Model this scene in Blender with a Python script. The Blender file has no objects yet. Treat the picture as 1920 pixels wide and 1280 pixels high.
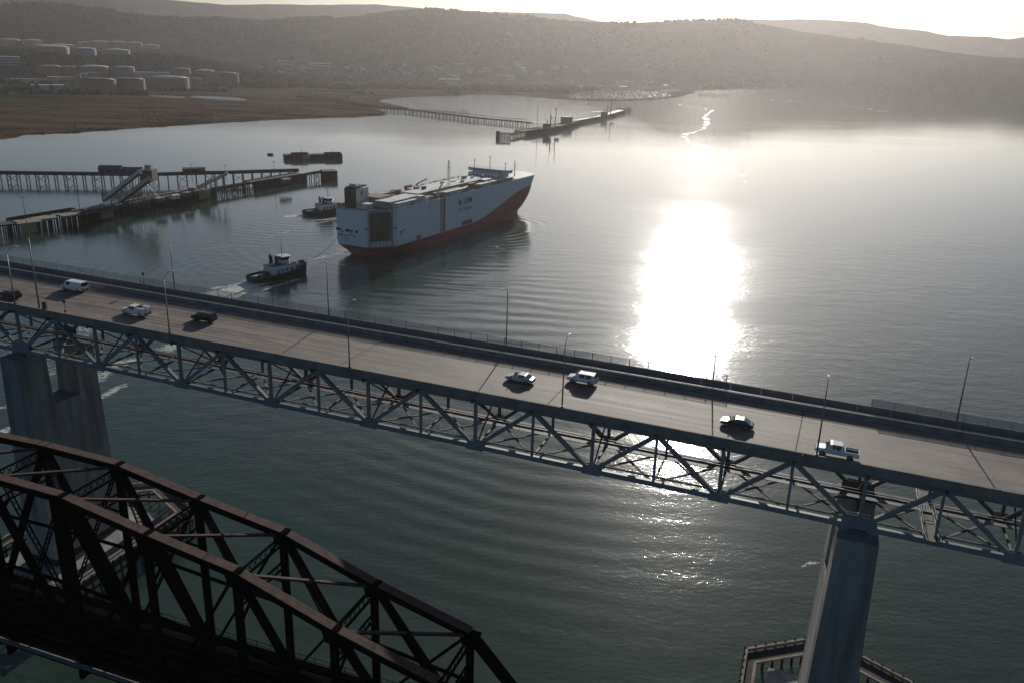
import bpy, math, random
import numpy as np
from mathutils import Vector, Matrix

random.seed(7)
rng = np.random.default_rng(11)
R = math.radians
scene = bpy.context.scene
col = scene.collection

# ---------------------------------------------------------------- camera, sky, sun, exposure
CAM_H = 110.0
F_PX, PITCH, ROLL = 1590.0, R(18.75), R(1.65)
SUN_AZ, SUN_EL = R(12.0), R(18.0)          # azimuth east of +Y

cam_d = bpy.data.cameras.new('camera')
cam_d.sensor_width = 36.0
cam_d.lens = F_PX / 1920 * 36.0
cam_d.clip_start, cam_d.clip_end = 1.0, 40000.0
cam = bpy.data.objects.new('camera', cam_d)
col.objects.link(cam)
_cp, _sp = math.cos(PITCH), math.sin(PITCH)
_F = Vector((0, _cp, -_sp))
_R0, _U0 = Vector((1, 0, 0)), Vector((0, _sp, _cp))
_Rv = _R0 * math.cos(ROLL) + _U0 * math.sin(ROLL)
_Uv = -_R0 * math.sin(ROLL) + _U0 * math.cos(ROLL)
_m = Matrix((_Rv, _Uv, -_F)).transposed().to_4x4()
_m.translation = Vector((0, 0, CAM_H))
cam.matrix_world = _m
scene.camera = cam

world = bpy.data.worlds.new('World')
scene.world = world
world.use_nodes = True
wn = world.node_tree.nodes
wl = world.node_tree.links
wn.clear()
w_out = wn.new('ShaderNodeOutputWorld')
w_bg = wn.new('ShaderNodeBackground')
w_sky = wn.new('ShaderNodeTexSky')
w_sky.sky_type = 'NISHITA'
w_sky.sun_disc = False
w_sky.sun_elevation = SUN_EL
w_sky.sun_rotation = SUN_AZ
w_sky.altitude = 50
w_sky.air_density = 0.9
w_sky.dust_density = 1.0
w_sky.ozone_density = 4.0
w_bg.inputs['Strength'].default_value = 0.05
wl.new(w_sky.outputs[0], w_bg.inputs[0])
wl.new(w_bg.outputs[0], w_out.inputs[0])

sun_d = bpy.data.lights.new('sun', 'SUN')
sun_d.energy = 3.6
sun_d.angle = R(0.55)
sun_d.color = (1.0, 0.94, 0.86)
sun = bpy.data.objects.new('sun', sun_d)
col.objects.link(sun)
_sd = Vector((math.sin(SUN_AZ) * math.cos(SUN_EL), math.cos(SUN_AZ) * math.cos(SUN_EL), math.sin(SUN_EL)))
sun.rotation_euler = _sd.to_track_quat('Z', 'Y').to_euler()
sun.location = (0, 0, 300)

scene.view_settings.view_transform = 'Standard'
scene.view_settings.look = 'None'
scene.view_settings.gamma = 1
scene.view_settings.exposure = 0.12
scene.view_settings.use_curve_mapping = False
scene.render.engine = 'CYCLES'
scene.cycles.use_denoising = True
scene.cycles.max_bounces = 6
scene.cycles.diffuse_bounces = 2
scene.cycles.glossy_bounces = 3
scene.cycles.transmission_bounces = 2
scene.cycles.volume_bounces = 0
scene.cycles.transparent_max_bounces = 12
scene.cycles.sample_clamp_indirect = 4.0
scene.cycles.caustics_reflective = False
scene.cycles.caustics_refractive = False

# ---------------------------------------------------------------- helpers
def ray(px, py):
    a, b = (px - 960) / F_PX, (640 - py) / F_PX
    return np.array([_F[i] + a * _Rv[i] + b * _Uv[i] for i in range(3)])

def G(px, py, z=0.0):
    """the point of the photograph's sight line that lies at height z"""
    d = ray(px, py)
    t = (z - CAM_H) / d[2]
    return Vector((t * d[0], t * d[1], z))

# highway bridge frame: u along the bridge, v across (away from the camera), w above the road
B_AZ, B_G, B_Z = R(19.85), -0.02, 58.0
BU = Vector((math.cos(B_AZ), -math.sin(B_AZ), 0))
BV = Vector((math.sin(B_AZ), math.cos(B_AZ), 0))
def B(u, v, w=0.0):
    return BU * u + BV * v + Vector((0, 0, B_Z + B_G * u + w))
def BL(u, v, z):
    return BU * u + BV * v + Vector((0, 0, z))
BDIR = (BU + Vector((0, 0, B_G))).normalized()

def ss(x, a, b):
    t = np.clip((np.asarray(x, float) - a) / (b - a), 0, 1)
    return t * t * (3 - 2 * t)

def vnoise(x, y, seed=0):
    x = np.asarray(x, float); y = np.asarray(y, float)
    xi = np.floor(x).astype(np.int64); yi = np.floor(y).astype(np.int64)
    xf = x - xi; yf = y - yi
    def h(a, b):
        n = (a * 374761393 + b * 668265263 + seed * 1442695041) & 0x7fffffff
        n = (n ^ (n >> 13)) * 1274126177 & 0x7fffffff
        n = n ^ (n >> 16)
        return (n & 0xffff) / 65535.0
    u = xf * xf * (3 - 2 * xf); v = yf * yf * (3 - 2 * yf)
    return (h(xi, yi) * (1 - u) + h(xi + 1, yi) * u) * (1 - v) + (h(xi, yi + 1) * (1 - u) + h(xi + 1, yi + 1) * u) * v

def fbm(x, y, o=4, seed=0):
    s = 0; a = 0.5; n = 0
    for i in range(o):
        s = s + a * vnoise(x * 2 ** i, y * 2 ** i, seed + i); n += a; a *= 0.5
    return s / n

_mats = {}
def mat(name, c, rough=0.7, metal=0.0, var=0.15, vscale=0.5, bump=0.0, bscale=3.0, stretch=(1, 1, 1), c2=None, spec=0.5, local=False, emit=None):
    if name in _mats: return _mats[name]
    m = bpy.data.materials.new(name); m.use_nodes = True
    nt = m.node_tree; n = nt.nodes; l = nt.links
    p = n['Principled BSDF']
    p.inputs['Roughness'].default_value = rough
    p.inputs['Metallic'].default_value = metal
    p.inputs['Specular IOR Level'].default_value = spec
    if local:
        tc = n.new('ShaderNodeTexCoord'); src = tc.outputs['Object']
    else:
        ge = n.new('ShaderNodeNewGeometry'); src = ge.outputs['Position']
    mp = n.new('ShaderNodeMapping'); mp.inputs['Scale'].default_value = stretch
    l.new(src, mp.inputs['Vector'])
    if var > 0 or c2:
        no = n.new('ShaderNodeTexNoise'); no.inputs['Scale'].default_value = vscale
        no.inputs['Detail'].default_value = 5; no.inputs['Roughness'].default_value = 0.6
        l.new(mp.outputs[0], no.inputs['Vector'])
        cr = n.new('ShaderNodeValToRGB')
        cr.color_ramp.elements[0].position = 0.32; cr.color_ramp.elements[1].position = 0.68
        a = [x * (1 - var) for x in c]; b = c2 or [x * (1 + var) for x in c]
        cr.color_ramp.elements[0].color = (*a, 1); cr.color_ramp.elements[1].color = (*b, 1)
        l.new(no.outputs[0], cr.inputs[0]); l.new(cr.outputs[0], p.inputs['Base Color'])
    else:
        p.inputs['Base Color'].default_value = (*c, 1)
    if bump > 0:
        nb = n.new('ShaderNodeTexNoise'); nb.inputs['Scale'].default_value = bscale; nb.inputs['Detail'].default_value = 3
        l.new(mp.outputs[0], nb.inputs['Vector'])
        bu = n.new('ShaderNodeBump'); bu.inputs['Strength'].default_value = 1; bu.inputs['Distance'].default_value = bump
        l.new(nb.outputs[0], bu.inputs['Height']); l.new(bu.outputs[0], p.inputs['Normal'])
    _mats[name] = m
    return m

class MB:
    """collects faces; build() links them as ONE mesh object"""
    def __init__(s): s.v = []; s.f = []
    def quad(s, pts):
        i = len(s.v); s.v += [tuple(p) for p in pts]; s.f.append(tuple(range(i, i + len(pts)))); return s
    def loft(s, rings, cap=True, close=True):
        i0 = len(s.v); n = len(rings[0])
        for r in rings: s.v += [tuple(p) for p in r]
        for k in range(len(rings) - 1):
            a = i0 + k * n; b = a + n
            for j in range(n if close else n - 1):
                j2 = (j + 1) % n
                s.f.append((a + j, a + j2, b + j2, b + j))
        if cap:
            s.f.append(tuple(i0 + j for j in reversed(range(n))))
            s.f.append(tuple(i0 + (len(rings) - 1) * n + j for j in range(n)))
        return s
    def beam(s, p, q, w, h, up=(0, 0, 1)):
        p, q, up = Vector(p), Vector(q), Vector(up)
        d = (q - p).normalized()
        x = d.cross(up)
        if x.length < 1e-4: x = d.cross(Vector((1, 0, 0)))
        x.normalize(); y = x.cross(d).normalized()
        x = x * w / 2; y = y * h / 2
        return s.loft([[e - x - y, e + x - y, e + x + y, e - x + y] for e in (p, q)])
    def box(s, x0, x1, y0, y1, z0, z1):
        return s.loft([[(x0, y0, z0), (x1, y0, z0), (x1, y1, z0), (x0, y1, z0)], [(x0, y0, z1), (x1, y0, z1), (x1, y1, z1), (x0, y1, z1)]])
    def cyl(s, p, q, r0, r1=None, n=8):
        p, q = Vector(p), Vector(q); r1 = r0 if r1 is None else r1
        d = (q - p).normalized()
        x = d.cross(Vector((0, 0, 1)))
        if x.length < 1e-3: x = Vector((1, 0, 0))
        x.normalize(); y = d.cross(x)
        an = [2 * math.pi * k / n for k in range(n)]
        return s.loft([[e + x * (r * math.cos(a)) + y * (r * math.sin(a)) for a in an] for e, r in ((p, r0), (q, r1))])
    def tube(s, pts, r, n=6):
        for a, b in zip(pts, pts[1:]): s.cyl(a, b, r, r, n)
        return s
    def prism(s, poly, z0, z1):
        return s.loft([[(x, y, z0) for x, y in poly], [(x, y, z1) for x, y in poly]])
    def lattice(s, p, q, depth, fl, bar, up=(0, 0, 1), step=None):
        """two flanges joined by crossed lacing bars"""
        p, q, up = Vector(p), Vector(q), Vector(up)
        d = (q - p); L = d.length; d.normalize()
        x = d.cross(up).normalized(); y = x.cross(d).normalized()
        o = y * (depth / 2)
        s.beam(p + o, q + o, fl * 1.6, fl, up); s.beam(p - o, q - o, fl * 1.6, fl, up)
        n = max(2, int(round(L / (step or depth))))
        for k in range(n):
            a, b = p + d * (L * k / n), p + d * (L * (k + 1) / n)
            s.beam(a + o, b - o, bar * .5, bar, y); s.beam(a - o, b + o, bar * .5, bar, y)
        return s
    def mesh(s, name, m, smooth=False):
        me = bpy.data.meshes.new(name); me.from_pydata(s.v, [], s.f)
        if m: me.materials.append(m)
        me.update()
        import bmesh
        b = bmesh.new(); b.from_mesh(me); bmesh.ops.recalc_face_normals(b, faces=b.faces); b.to_mesh(me); b.free()
        if smooth:
            for p in me.polygons: p.use_smooth = True
        return me
    def build(s, name, m, parent=None, smooth=False, world=False):
        return obj(name, s.mesh(name, m, smooth), parent, world=world)

def obj(name, me, parent=None, loc=(0, 0, 0), rot=(0, 0, 0), world=False):
    o = bpy.data.objects.new(name, me); col.objects.link(o)
    o.location = loc; o.rotation_euler = rot
    if parent is not None:
        o.parent = parent
        if world: o.matrix_parent_inverse = Matrix.Translation(-Vector(parent.location)) if parent.parent is None else parent.matrix_parent_inverse.copy()
    return o

def tag(o, label=None, cat=None, group=None, kind=None):
    for k, v in (('label', label), ('category', cat), ('group', group), ('kind', kind)):
        if v: o[k] = v
    return o

def thing(name, label, cat, loc=(0, 0, 0), rz=0.0, group=None):
    o = bpy.data.objects.new(name, None); col.objects.link(o)
    o.location = loc; o.rotation_euler = (0, 0, rz); o.empty_display_size = 0.5
    return tag(o, label, cat, group)

def copy_tree(o, parent=None):
    c = o.copy(); col.objects.link(c)
    if parent is not None: c.parent = parent
    for ch in list(o.children): copy_tree(ch, c)
    return c

def grid_mesh(name, X, Y, Z, m, smooth=True):
    nj, ni = X.shape
    v = np.stack([X, Y, Z], -1).reshape(-1, 3)
    a = (np.arange(nj - 1)[:, None] * ni + np.arange(ni - 1)[None, :]).ravel()
    f = np.stack([a, a + 1, a + ni + 1, a + ni], -1)
    me = bpy.data.meshes.new(name)
    me.vertices.add(len(v)); me.vertices.foreach_set('co', v.astype(np.float32).ravel())
    me.loops.add(len(f) * 4); me.loops.foreach_set('vertex_index', f.astype(np.int32).ravel())
    me.polygons.add(len(f)); me.polygons.foreach_set('loop_start', np.arange(0, len(f) * 4, 4, dtype=np.int32))
    me.polygons.foreach_set('use_smooth', np.full(len(f), smooth))
    me.materials.append(m); me.update(calc_edges=True)
    return me

# ---------------------------------------------------------------- materials
M = {}
M['concrete'] = mat('concrete', (.27, .25, .225), .85, var=.22, vscale=.35, bump=.02, bscale=2, stretch=(1, 1, .25))
M['pier_concrete'] = mat('pier_concrete', (.26, .26, .25), .9, var=.38, vscale=.4, bump=.03, bscale=1.2, stretch=(1, 1, .12))
M['barrier'] = mat('barrier', (.2, .19, .175), .85, var=.2, vscale=.6)
M['barrier_sunlit'] = mat('sunlit_barrier', (.46, .44, .40), .8, var=.15, vscale=.6)  # pale tone stands in for sun on the barrier top
M['parapet'] = mat('parapet_concrete', (.19, .185, .17), .85, var=.3, vscale=.5)
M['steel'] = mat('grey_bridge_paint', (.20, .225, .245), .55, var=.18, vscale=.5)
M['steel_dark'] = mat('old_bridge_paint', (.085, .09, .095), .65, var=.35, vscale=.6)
M['primer'] = mat('red_primer', (.15, .028, .02), .6, var=.2, vscale=.6)
M['pole'] = mat('galvanised_steel', (.22, .24, .25), .45, metal=.3, var=.1)
M['lamp_head'] = mat('lamp_head', (.5, .5, .48), .4, var=.05)
M['rust'] = mat('rusty_steel', (.06, .027, .019), .85, var=.45, vscale=1.3, bump=.02, bscale=6, c2=[.115, .05, .033])
M['rust_dark'] = mat('dark_shaded_rust', (.010, .008, .008), .85, spec=0.0, var=.3, vscale=.8)  # near-black: shade painted into the truss steel; also the dark barge hull
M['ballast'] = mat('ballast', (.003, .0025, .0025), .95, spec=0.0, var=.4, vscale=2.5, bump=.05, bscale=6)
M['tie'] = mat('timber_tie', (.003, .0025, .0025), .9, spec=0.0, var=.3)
M['timber'] = mat('dark_timber', (.045, .036, .03), .9, var=.4, vscale=.6, stretch=(1, 1, .3))
M['timber_pale'] = mat('weathered_planks', (.26, .21, .16), .9, var=.3, vscale=.4)
M['creosote'] = mat('creosote_timber', (.022, .019, .017), .9, var=.4, vscale=.5, stretch=(1, 1, .25))
M['yellow'] = mat('yellow_fender', (.33, .26, .12), .7, var=.2, vscale=.5)
M['cream'] = mat('cream_cladding', (.66, .58, .43), .6, var=.12, vscale=.3)
M['conveyor_white'] = mat('pale_conveyor_sheet', (.68, .67, .62), .5, var=.1, vscale=.3)
M['shed'] = mat('blue_grey_sheeting', (.075, .09, .10), .6, var=.2, vscale=.4, stretch=(1, 1, .2))
M['shed_brown'] = mat('brown_sheeting', (.10, .075, .065), .7, var=.25, vscale=.4)
M['steel_light'] = mat('pale_grey_steel', (.3, .32, .33), .5, var=.2, vscale=.5)
M['white'] = mat('white_paint', (.72, .73, .72), .35, var=.05, local=True, vscale=1)
M['glass'] = mat('dark_glass', (.02, .024, .028), .06, var=0)
M['black'] = mat('black_rubber', (.014, .014, .015), .75, var=.2)
M['tyre'] = mat('tyre', (.02, .02, .02), .85, var=.1)
M['rim'] = mat('rim', (.4, .4, .4), .35, metal=.7, var=.05)
M['headlight'] = mat('headlight', (.75, .77, .78), .12, var=0)
M['taillight'] = mat('taillight', (.35, .02, .015), .2, var=0)
M['hull_blue'] = mat('hull_blue_grey', (.74, .80, .83), .45, var=.05, vscale=.45, stretch=(1, 1, .06))
M['hull_red'] = mat('antifouling_red', (.33, .05, .045), .6, var=.25, vscale=.2, stretch=(1, 1, .4))
M['deck_cream'] = mat('deck_cream', (.55, .51, .42), .7, var=.12, vscale=.25)
M['deck_dark'] = mat('deck_plating', (.16, .14, .11), .8, var=.25, vscale=.3)
M['roof_white'] = mat('roof_white', (.68, .67, .62), .55, var=.07, vscale=.3)
M['brown_box'] = mat('brown_box', (.46, .36, .2), .7, var=.15, vscale=.5)
M['grey_box'] = mat('grey_box', (.42, .38, .28), .7, var=.15, vscale=.5)
M['ramp'] = mat('stern_ramp', (.10, .085, .07), .8, var=.35, vscale=.25, stretch=(1, 1, .3))
M['orange'] = mat('lifeboat_orange', (.52, .12, .035), .5, var=.1)
M['navy'] = mat('navy_lettering', (.015, .022, .06), .6, var=0)
M['letter_grey'] = mat('grey_lettering', (.10, .14, .20), .6, var=0)
M['emblem_red'] = mat('emblem_red', (.36, .03, .04), .6, var=0)
M['tug_black'] = mat('tug_hull', (.018, .02, .03), .5, var=.2)
M['tug_deck'] = mat('tug_deck', (.09, .085, .085), .8, var=.2)
M['tug_white'] = mat('tug_house', (.66, .70, .76), .45, var=.08)
M['rope'] = mat('rope', (.1, .1, .1), .9, var=0)
M['paint_white'] = mat('road_paint', (.62, .60, .55), .7, var=.2, vscale=2)
M['blue_sign'] = mat('blue_sign', (.03, .09, .2), .5, var=0)
M['yellow_box'] = mat('callbox_yellow', (.3, .21, .04), .5, var=0)
M['joint'] = mat('joint_seal', (.04, .037, .033), .9, var=.2)

def road_material():
    m = bpy.data.materials.new('worn_concrete_road'); m.use_nodes = True
    n = m.node_tree.nodes; l = m.node_tree.links; p = n['Principled BSDF']
    tc = n.new('ShaderNodeNewGeometry')
    mp = n.new('ShaderNodeMapping'); mp.inputs['Rotation'].default_value = (0, 0, B_AZ)
    l.new(tc.outputs['Position'], mp.inputs[0])
    s1 = n.new('ShaderNodeMapping'); s1.inputs['Scale'].default_value = (.012, 1.1, 0.1); l.new(mp.outputs[0], s1.inputs[0])
    n1 = n.new('ShaderNodeTexNoise'); n1.inputs['Scale'].default_value = 1; n1.inputs['Detail'].default_value = 5; n1.inputs['Roughness'].default_value = .65; l.new(s1.outputs[0], n1.inputs[0])
    s2 = n.new('ShaderNodeMapping'); s2.inputs['Scale'].default_value = (.15, .3, .3); l.new(mp.outputs[0], s2.inputs[0])
    n2 = n.new('ShaderNodeTexNoise'); n2.inputs['Scale'].default_value = 1; n2.inputs['Detail'].default_value = 7; n2.inputs['Roughness'].default_value = .7; l.new(s2.outputs[0], n2.inputs[0])
    mx = n.new('ShaderNodeMath'); mx.operation = 'MULTIPLY_ADD'; mx.inputs[1].default_value = .62
    sc = n.new('ShaderNodeMath'); sc.operation = 'MULTIPLY'; sc.inputs[1].default_value = .38
    l.new(n2.outputs[0], sc.inputs[0]); l.new(n1.outputs[0], mx.inputs[0]); l.new(sc.outputs[0], mx.inputs[2])
    cr = n.new('ShaderNodeValToRGB'); e = cr.color_ramp.elements
    e[0].position = .41; e[0].color = (.08, .059, .045, 1); e[1].position = .59; e[1].color = (.255, .195, .148, 1)
    l.new(mx.outputs[0], cr.inputs[0]); l.new(cr.outputs[0], p.inputs['Base Color'])
    rr = n.new('ShaderNodeMapRange'); rr.inputs['To Min'].default_value = .55; rr.inputs['To Max'].default_value = .85
    l.new(n1.outputs[0], rr.inputs[0]); l.new(rr.outputs[0], p.inputs['Roughness'])
    bu = n.new('ShaderNodeBump'); bu.inputs['Distance'].default_value = .01; l.new(n2.outputs[0], bu.inputs['Height']); l.new(bu.outputs[0], p.inputs['Normal'])
    return m
M['road'] = road_material()

def mesh_fence_material(name, op):
    m = bpy.data.materials.new(name); m.use_nodes = True
    n = m.node_tree.nodes; l = m.node_tree.links
    p = n['Principled BSDF']; p.inputs['Base Color'].default_value = (.3, .36, .35, 1); p.inputs['Roughness'].default_value = .5; p.inputs['Metallic'].default_value = .3
    t = n.new('ShaderNodeBsdfTransparent'); mx = n.new('ShaderNodeMixShader'); mx.inputs[0].default_value = op
    l.new(t.outputs[0], mx.inputs[1]); l.new(p.outputs[0], mx.inputs[2]); l.new(mx.outputs[0], n['Material Output'].inputs[0])
    return m
M['mesh_fence'] = mesh_fence_material('chain_link', .42)
M['mesh_fence_sunlit'] = mesh_fence_material('sunlit_chain_link', .6)  # stronger mesh mix stands in for sunlight on the wire

# ---------------------------------------------------------------- terrain: marsh, town flat, tank hill, ridges
def dirs_of(table):
    a = []
    for px, py in table:
        d = ray(px, py); a.append((math.atan2(d[0], d[1]), d[2] / math.hypot(d[0], d[1])))
    a.sort(); return np.array(a).T
def az_of(px, py=180):
    d = ray(px, py); return math.atan2(d[0], d[1])

SHORE_PX = [(-260, 300), (-120, 275), (0, 262), (60, 253), (130, 250), (200, 245), (300, 238), (400, 232), (500, 226), (600, 222), (666, 221), (722, 217.5), (731, 214.5),
            (715, 208), (697, 203.5), (735, 206.5), (768, 206.3), (772, 204), (755, 200), (735, 196), (712, 191.5), (722, 187), (745, 184.5), (787, 182), (854, 180), (914, 177.5),
            (950, 179), (992, 182), (1056, 188), (1112, 190), (1183, 190), (1240, 187), (1275, 183), (1300, 176), (1340, 171), (1400, 167), (1480, 163), (1560, 164), (1600, 167), (1750, 177), (1920, 186), (2100, 196), (2400, 206)]
shore = [G(*p) for p in SHORE_PX]
SH = np.array([(p.x, p.y) for p in shore])
POLY = np.vstack([SH, [[7000, 3600], [9000, 12000], [-9000, 12000], [-9000, 700], [-1500, 700]]])

def shore_sd(x, y):
    """distance to the shoreline, positive on land"""
    sh = x.shape; x = x.ravel(); y = y.ravel()
    best = np.full(x.shape, 1e18); inside = np.zeros(x.shape, bool)
    n = len(POLY)
    for i in range(n):
        ax, ay = POLY[i]; bx, by = POLY[(i + 1) % n]
        dx, dy = bx - ax, by - ay
        t = np.clip(((x - ax) * dx + (y - ay) * dy) / (dx * dx + dy * dy), 0, 1)
        best = np.minimum(best, (x - ax - t * dx) ** 2 + (y - ay - t * dy) ** 2)
        c = ((ay > y) != (by > y)) & (x < (bx - ax) * (y - ay) / (by - ay + 1e-12) + ax)
        inside ^= c
    return (np.sqrt(best) * np.where(inside, 1, -1)).reshape(sh)

MAIN = dirs_of([(-250, 5), (-100, 8), (0, 9), (100, 11), (200, 18), (300, 33), (345, 38), (400, 36), (480, 40), (560, 36), (640, 31), (700, 27), (760, 22), (800, 18), (860, 22), (920, 25), (960, 27),
                (1020, 32), (1060, 42), (1115, 45), (1170, 42), (1240, 40), (1300, 38), (1380, 35.5), (1410, 40), (1450, 48), (1500, 58), (1560, 66), (1620, 74), (1700, 84), (1780, 97), (1850, 104), (1920, 108), (2100, 112), (2300, 110)])
FAR = dirs_of([(-250, -25), (-100, -20), (0, -18), (100, -12), (200, -8), (310, 0), (430, 10), (500, 8), (560, 9), (620, 10), (700, 9), (760, 14), (820, 20), (960, 24), (1000, 25), (1060, 28), (1120, 42), (1200, 46),
               (1300, 45), (1400, 40), (1410, 39), (1500, 36), (1575, 39.5), (1624, 43), (1680, 55), (1736, 59), (1777, 68), (1837, 70), (1890, 75), (1920, 71), (2100, 62), (2300, 60)])
TANK_AZ = np.array([az_of(p) for p in (-250, -100, 300, 350, 400, 450, 500, 560, 620)])
TANK_H = np.array([62, 64, 60, 54, 44, 31, 17, 7, 0.])
RB_AZ = np.array([az_of(p) for p in (-250, 0, 500, 800, 1100, 1300, 1480, 1560, 1600, 1750, 1920, 2100, 2300)])
RB = np.array([3500, 3500, 3350, 3050, 3150, 3400, 3860, 3900, 3800, 3420, 3250, 3050, 2950.])
RC = np.array([4700, 4700, 4600, 4350, 4300, 4500, 4750, 4800, 4700, 4500, 4350, 4200, 4100.])

t_az = np.linspace(R(-44), R(44), 620)
t_r = np.concatenate([1 / np.linspace(1 / 930., 1 / 3300., 300), np.linspace(3300, 5000, 120)[1:], np.linspace(5000, 8300, 80)[1:]])
TA, TR = np.meshgrid(t_az, t_r)
TX, TY = TR * np.sin(TA), TR * np.cos(TA)
TSD = shore_sd(TX, TY)
TSD = TSD + (fbm(TX / 22, TY / 22, 3, 5) - .5) * 14
def in_poly(P, x, y):
    ins = np.zeros(x.shape, bool)
    for (ax, ay), (bx, by) in zip(P, P[1:] + P[:1]): ins ^= ((ay > y) != (by > y)) & (x < (bx - ax) * (y - ay) / (by - ay + 1e-12) + ax)
    return ins
MARINA = [(1064, 185), (1110, 187.3), (1183, 187.3), (1238, 184.5), (1262, 180), (1250, 175), (1200, 171), (1080, 174)]
for pl in (MARINA, [(270, 181), (300, 183.5), (340, 186), (352, 183), (330, 180), (290, 178.5)], [(356, 184), (400, 187.5), (455, 190), (472, 187.5), (440, 183), (400, 180.5), (362, 180)], [(480, 186), (505, 186), (500, 184), (478, 184.5)],
           [(1286, 164.5), (1338, 162), (1342, 165.5), (1290, 167.5)], [(1230, 169.5), (1275, 168), (1276, 171), (1234, 173)], [(1372, 172.5), (1440, 170), (1446, 173), (1378, 175.5)], [(1250, 157.5), (1300, 156.5), (1302, 159), (1255, 160)], [(1300, 171), (1352, 169), (1356, 172.5), (1304, 174.5)],
           [(1330, 158), (1384, 157), (1386, 159), (1334, 160.5)], [(1190, 163), (1222, 162), (1224, 164.5), (1192, 165.5)]):
    TSD = np.where(in_poly([tuple(G(*p)[:2]) for p in pl], TX, TY), -20, TSD)
TZ = -3 + 4.3 * ss(TSD, -3, 9) + np.clip(TSD - 350, 0, 2000) * .004 + (fbm(TX / 30, TY / 30, 3, 1) - .5) * .9
tk = np.interp(TA, TANK_AZ, TANK_H)
TZ += tk * ss(TR, 2480, 2950) * (1 + .12 * (fbm(TX / 150, TY / 150, 3, 2) - .5))
rb, rc = np.interp(TA, RB_AZ, RB), np.interp(TA, RB_AZ, RC)
zm = CAM_H + rc * np.interp(TA, *MAIN)
t = (TR - rb) / (rc - rb)
spur = fbm(TX / 420, TY / 700, 4, 9) - .5
prof = ss(t, 0, 1) - .35 * ss(t, 1, 2.2)
zmain = (zm - 4) * prof + zm * np.clip(t, 0, 1) * (1 - np.clip(t, 0, 1)) * spur * 2.4
TZ = np.where(TSD > 0, np.maximum(TZ, np.where(t > 0, TZ * (1 - ss(t, 0, .35)) + zmain, TZ)), TZ)
zf = CAM_H + 6500 * np.interp(TA, *FAR)
tf = (TR - 5300) / 1200
zfar = zf * (ss(tf, 0, 1) - .25 * ss(tf, 1, 2.5)) + zf * np.clip(tf, 0, 1) * (1 - np.clip(tf, 0, 1)) * (fbm(TX / 500, TY / 800, 4, 19) - .5) * 1.6
TZ = np.where(tf > 0, np.maximum(TZ, zfar), TZ)
TZ += np.where(TR > 3300, (fbm(TX / 70, TY / 70, 3, 31) - .5) * 6 * ss(TR, 3300, 3700) * (TSD > 30), 0)

def T(x, y):
    """height of the terrain at world points"""
    a = np.arctan2(x, y); r = np.hypot(x, y)
    fi = np.clip(np.interp(a, t_az, np.arange(len(t_az))), 0, len(t_az) - 1.001)
    fj = np.clip(np.interp(r, t_r, np.arange(len(t_r))), 0, len(t_r) - 1.001)
    i, j = fi.astype(int), fj.astype(int); fi = fi - i; fj = fj - j
    return (TZ[j, i] * (1 - fi) + TZ[j, i + 1] * fi) * (1 - fj) + (TZ[j + 1, i] * (1 - fi) + TZ[j + 1, i + 1] * fi) * fj

def on_land(px, py):
    """where sight lines through photo points meet the terrain (n,3)"""
    px = np.atleast_1d(np.asarray(px, float)); py = np.atleast_1d(np.asarray(py, float))
    out = np.full((len(px), 3), np.nan)
    for k in range(len(px)):
        d = ray(px[k], py[k]); hl = math.hypot(d[0], d[1])
        r = np.linspace(900, 8200, 900)
        x, y, z = d[0] / hl * r, d[1] / hl * r, CAM_H + d[2] / hl * r
        hit = np.nonzero(z <= T(x, y))[0]
        if len(hit) and hit[0] > 0:
            i = hit[0]; out[k] = (x[i], y[i], T(x[i:i + 1], y[i:i + 1])[0])
    return out

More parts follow.
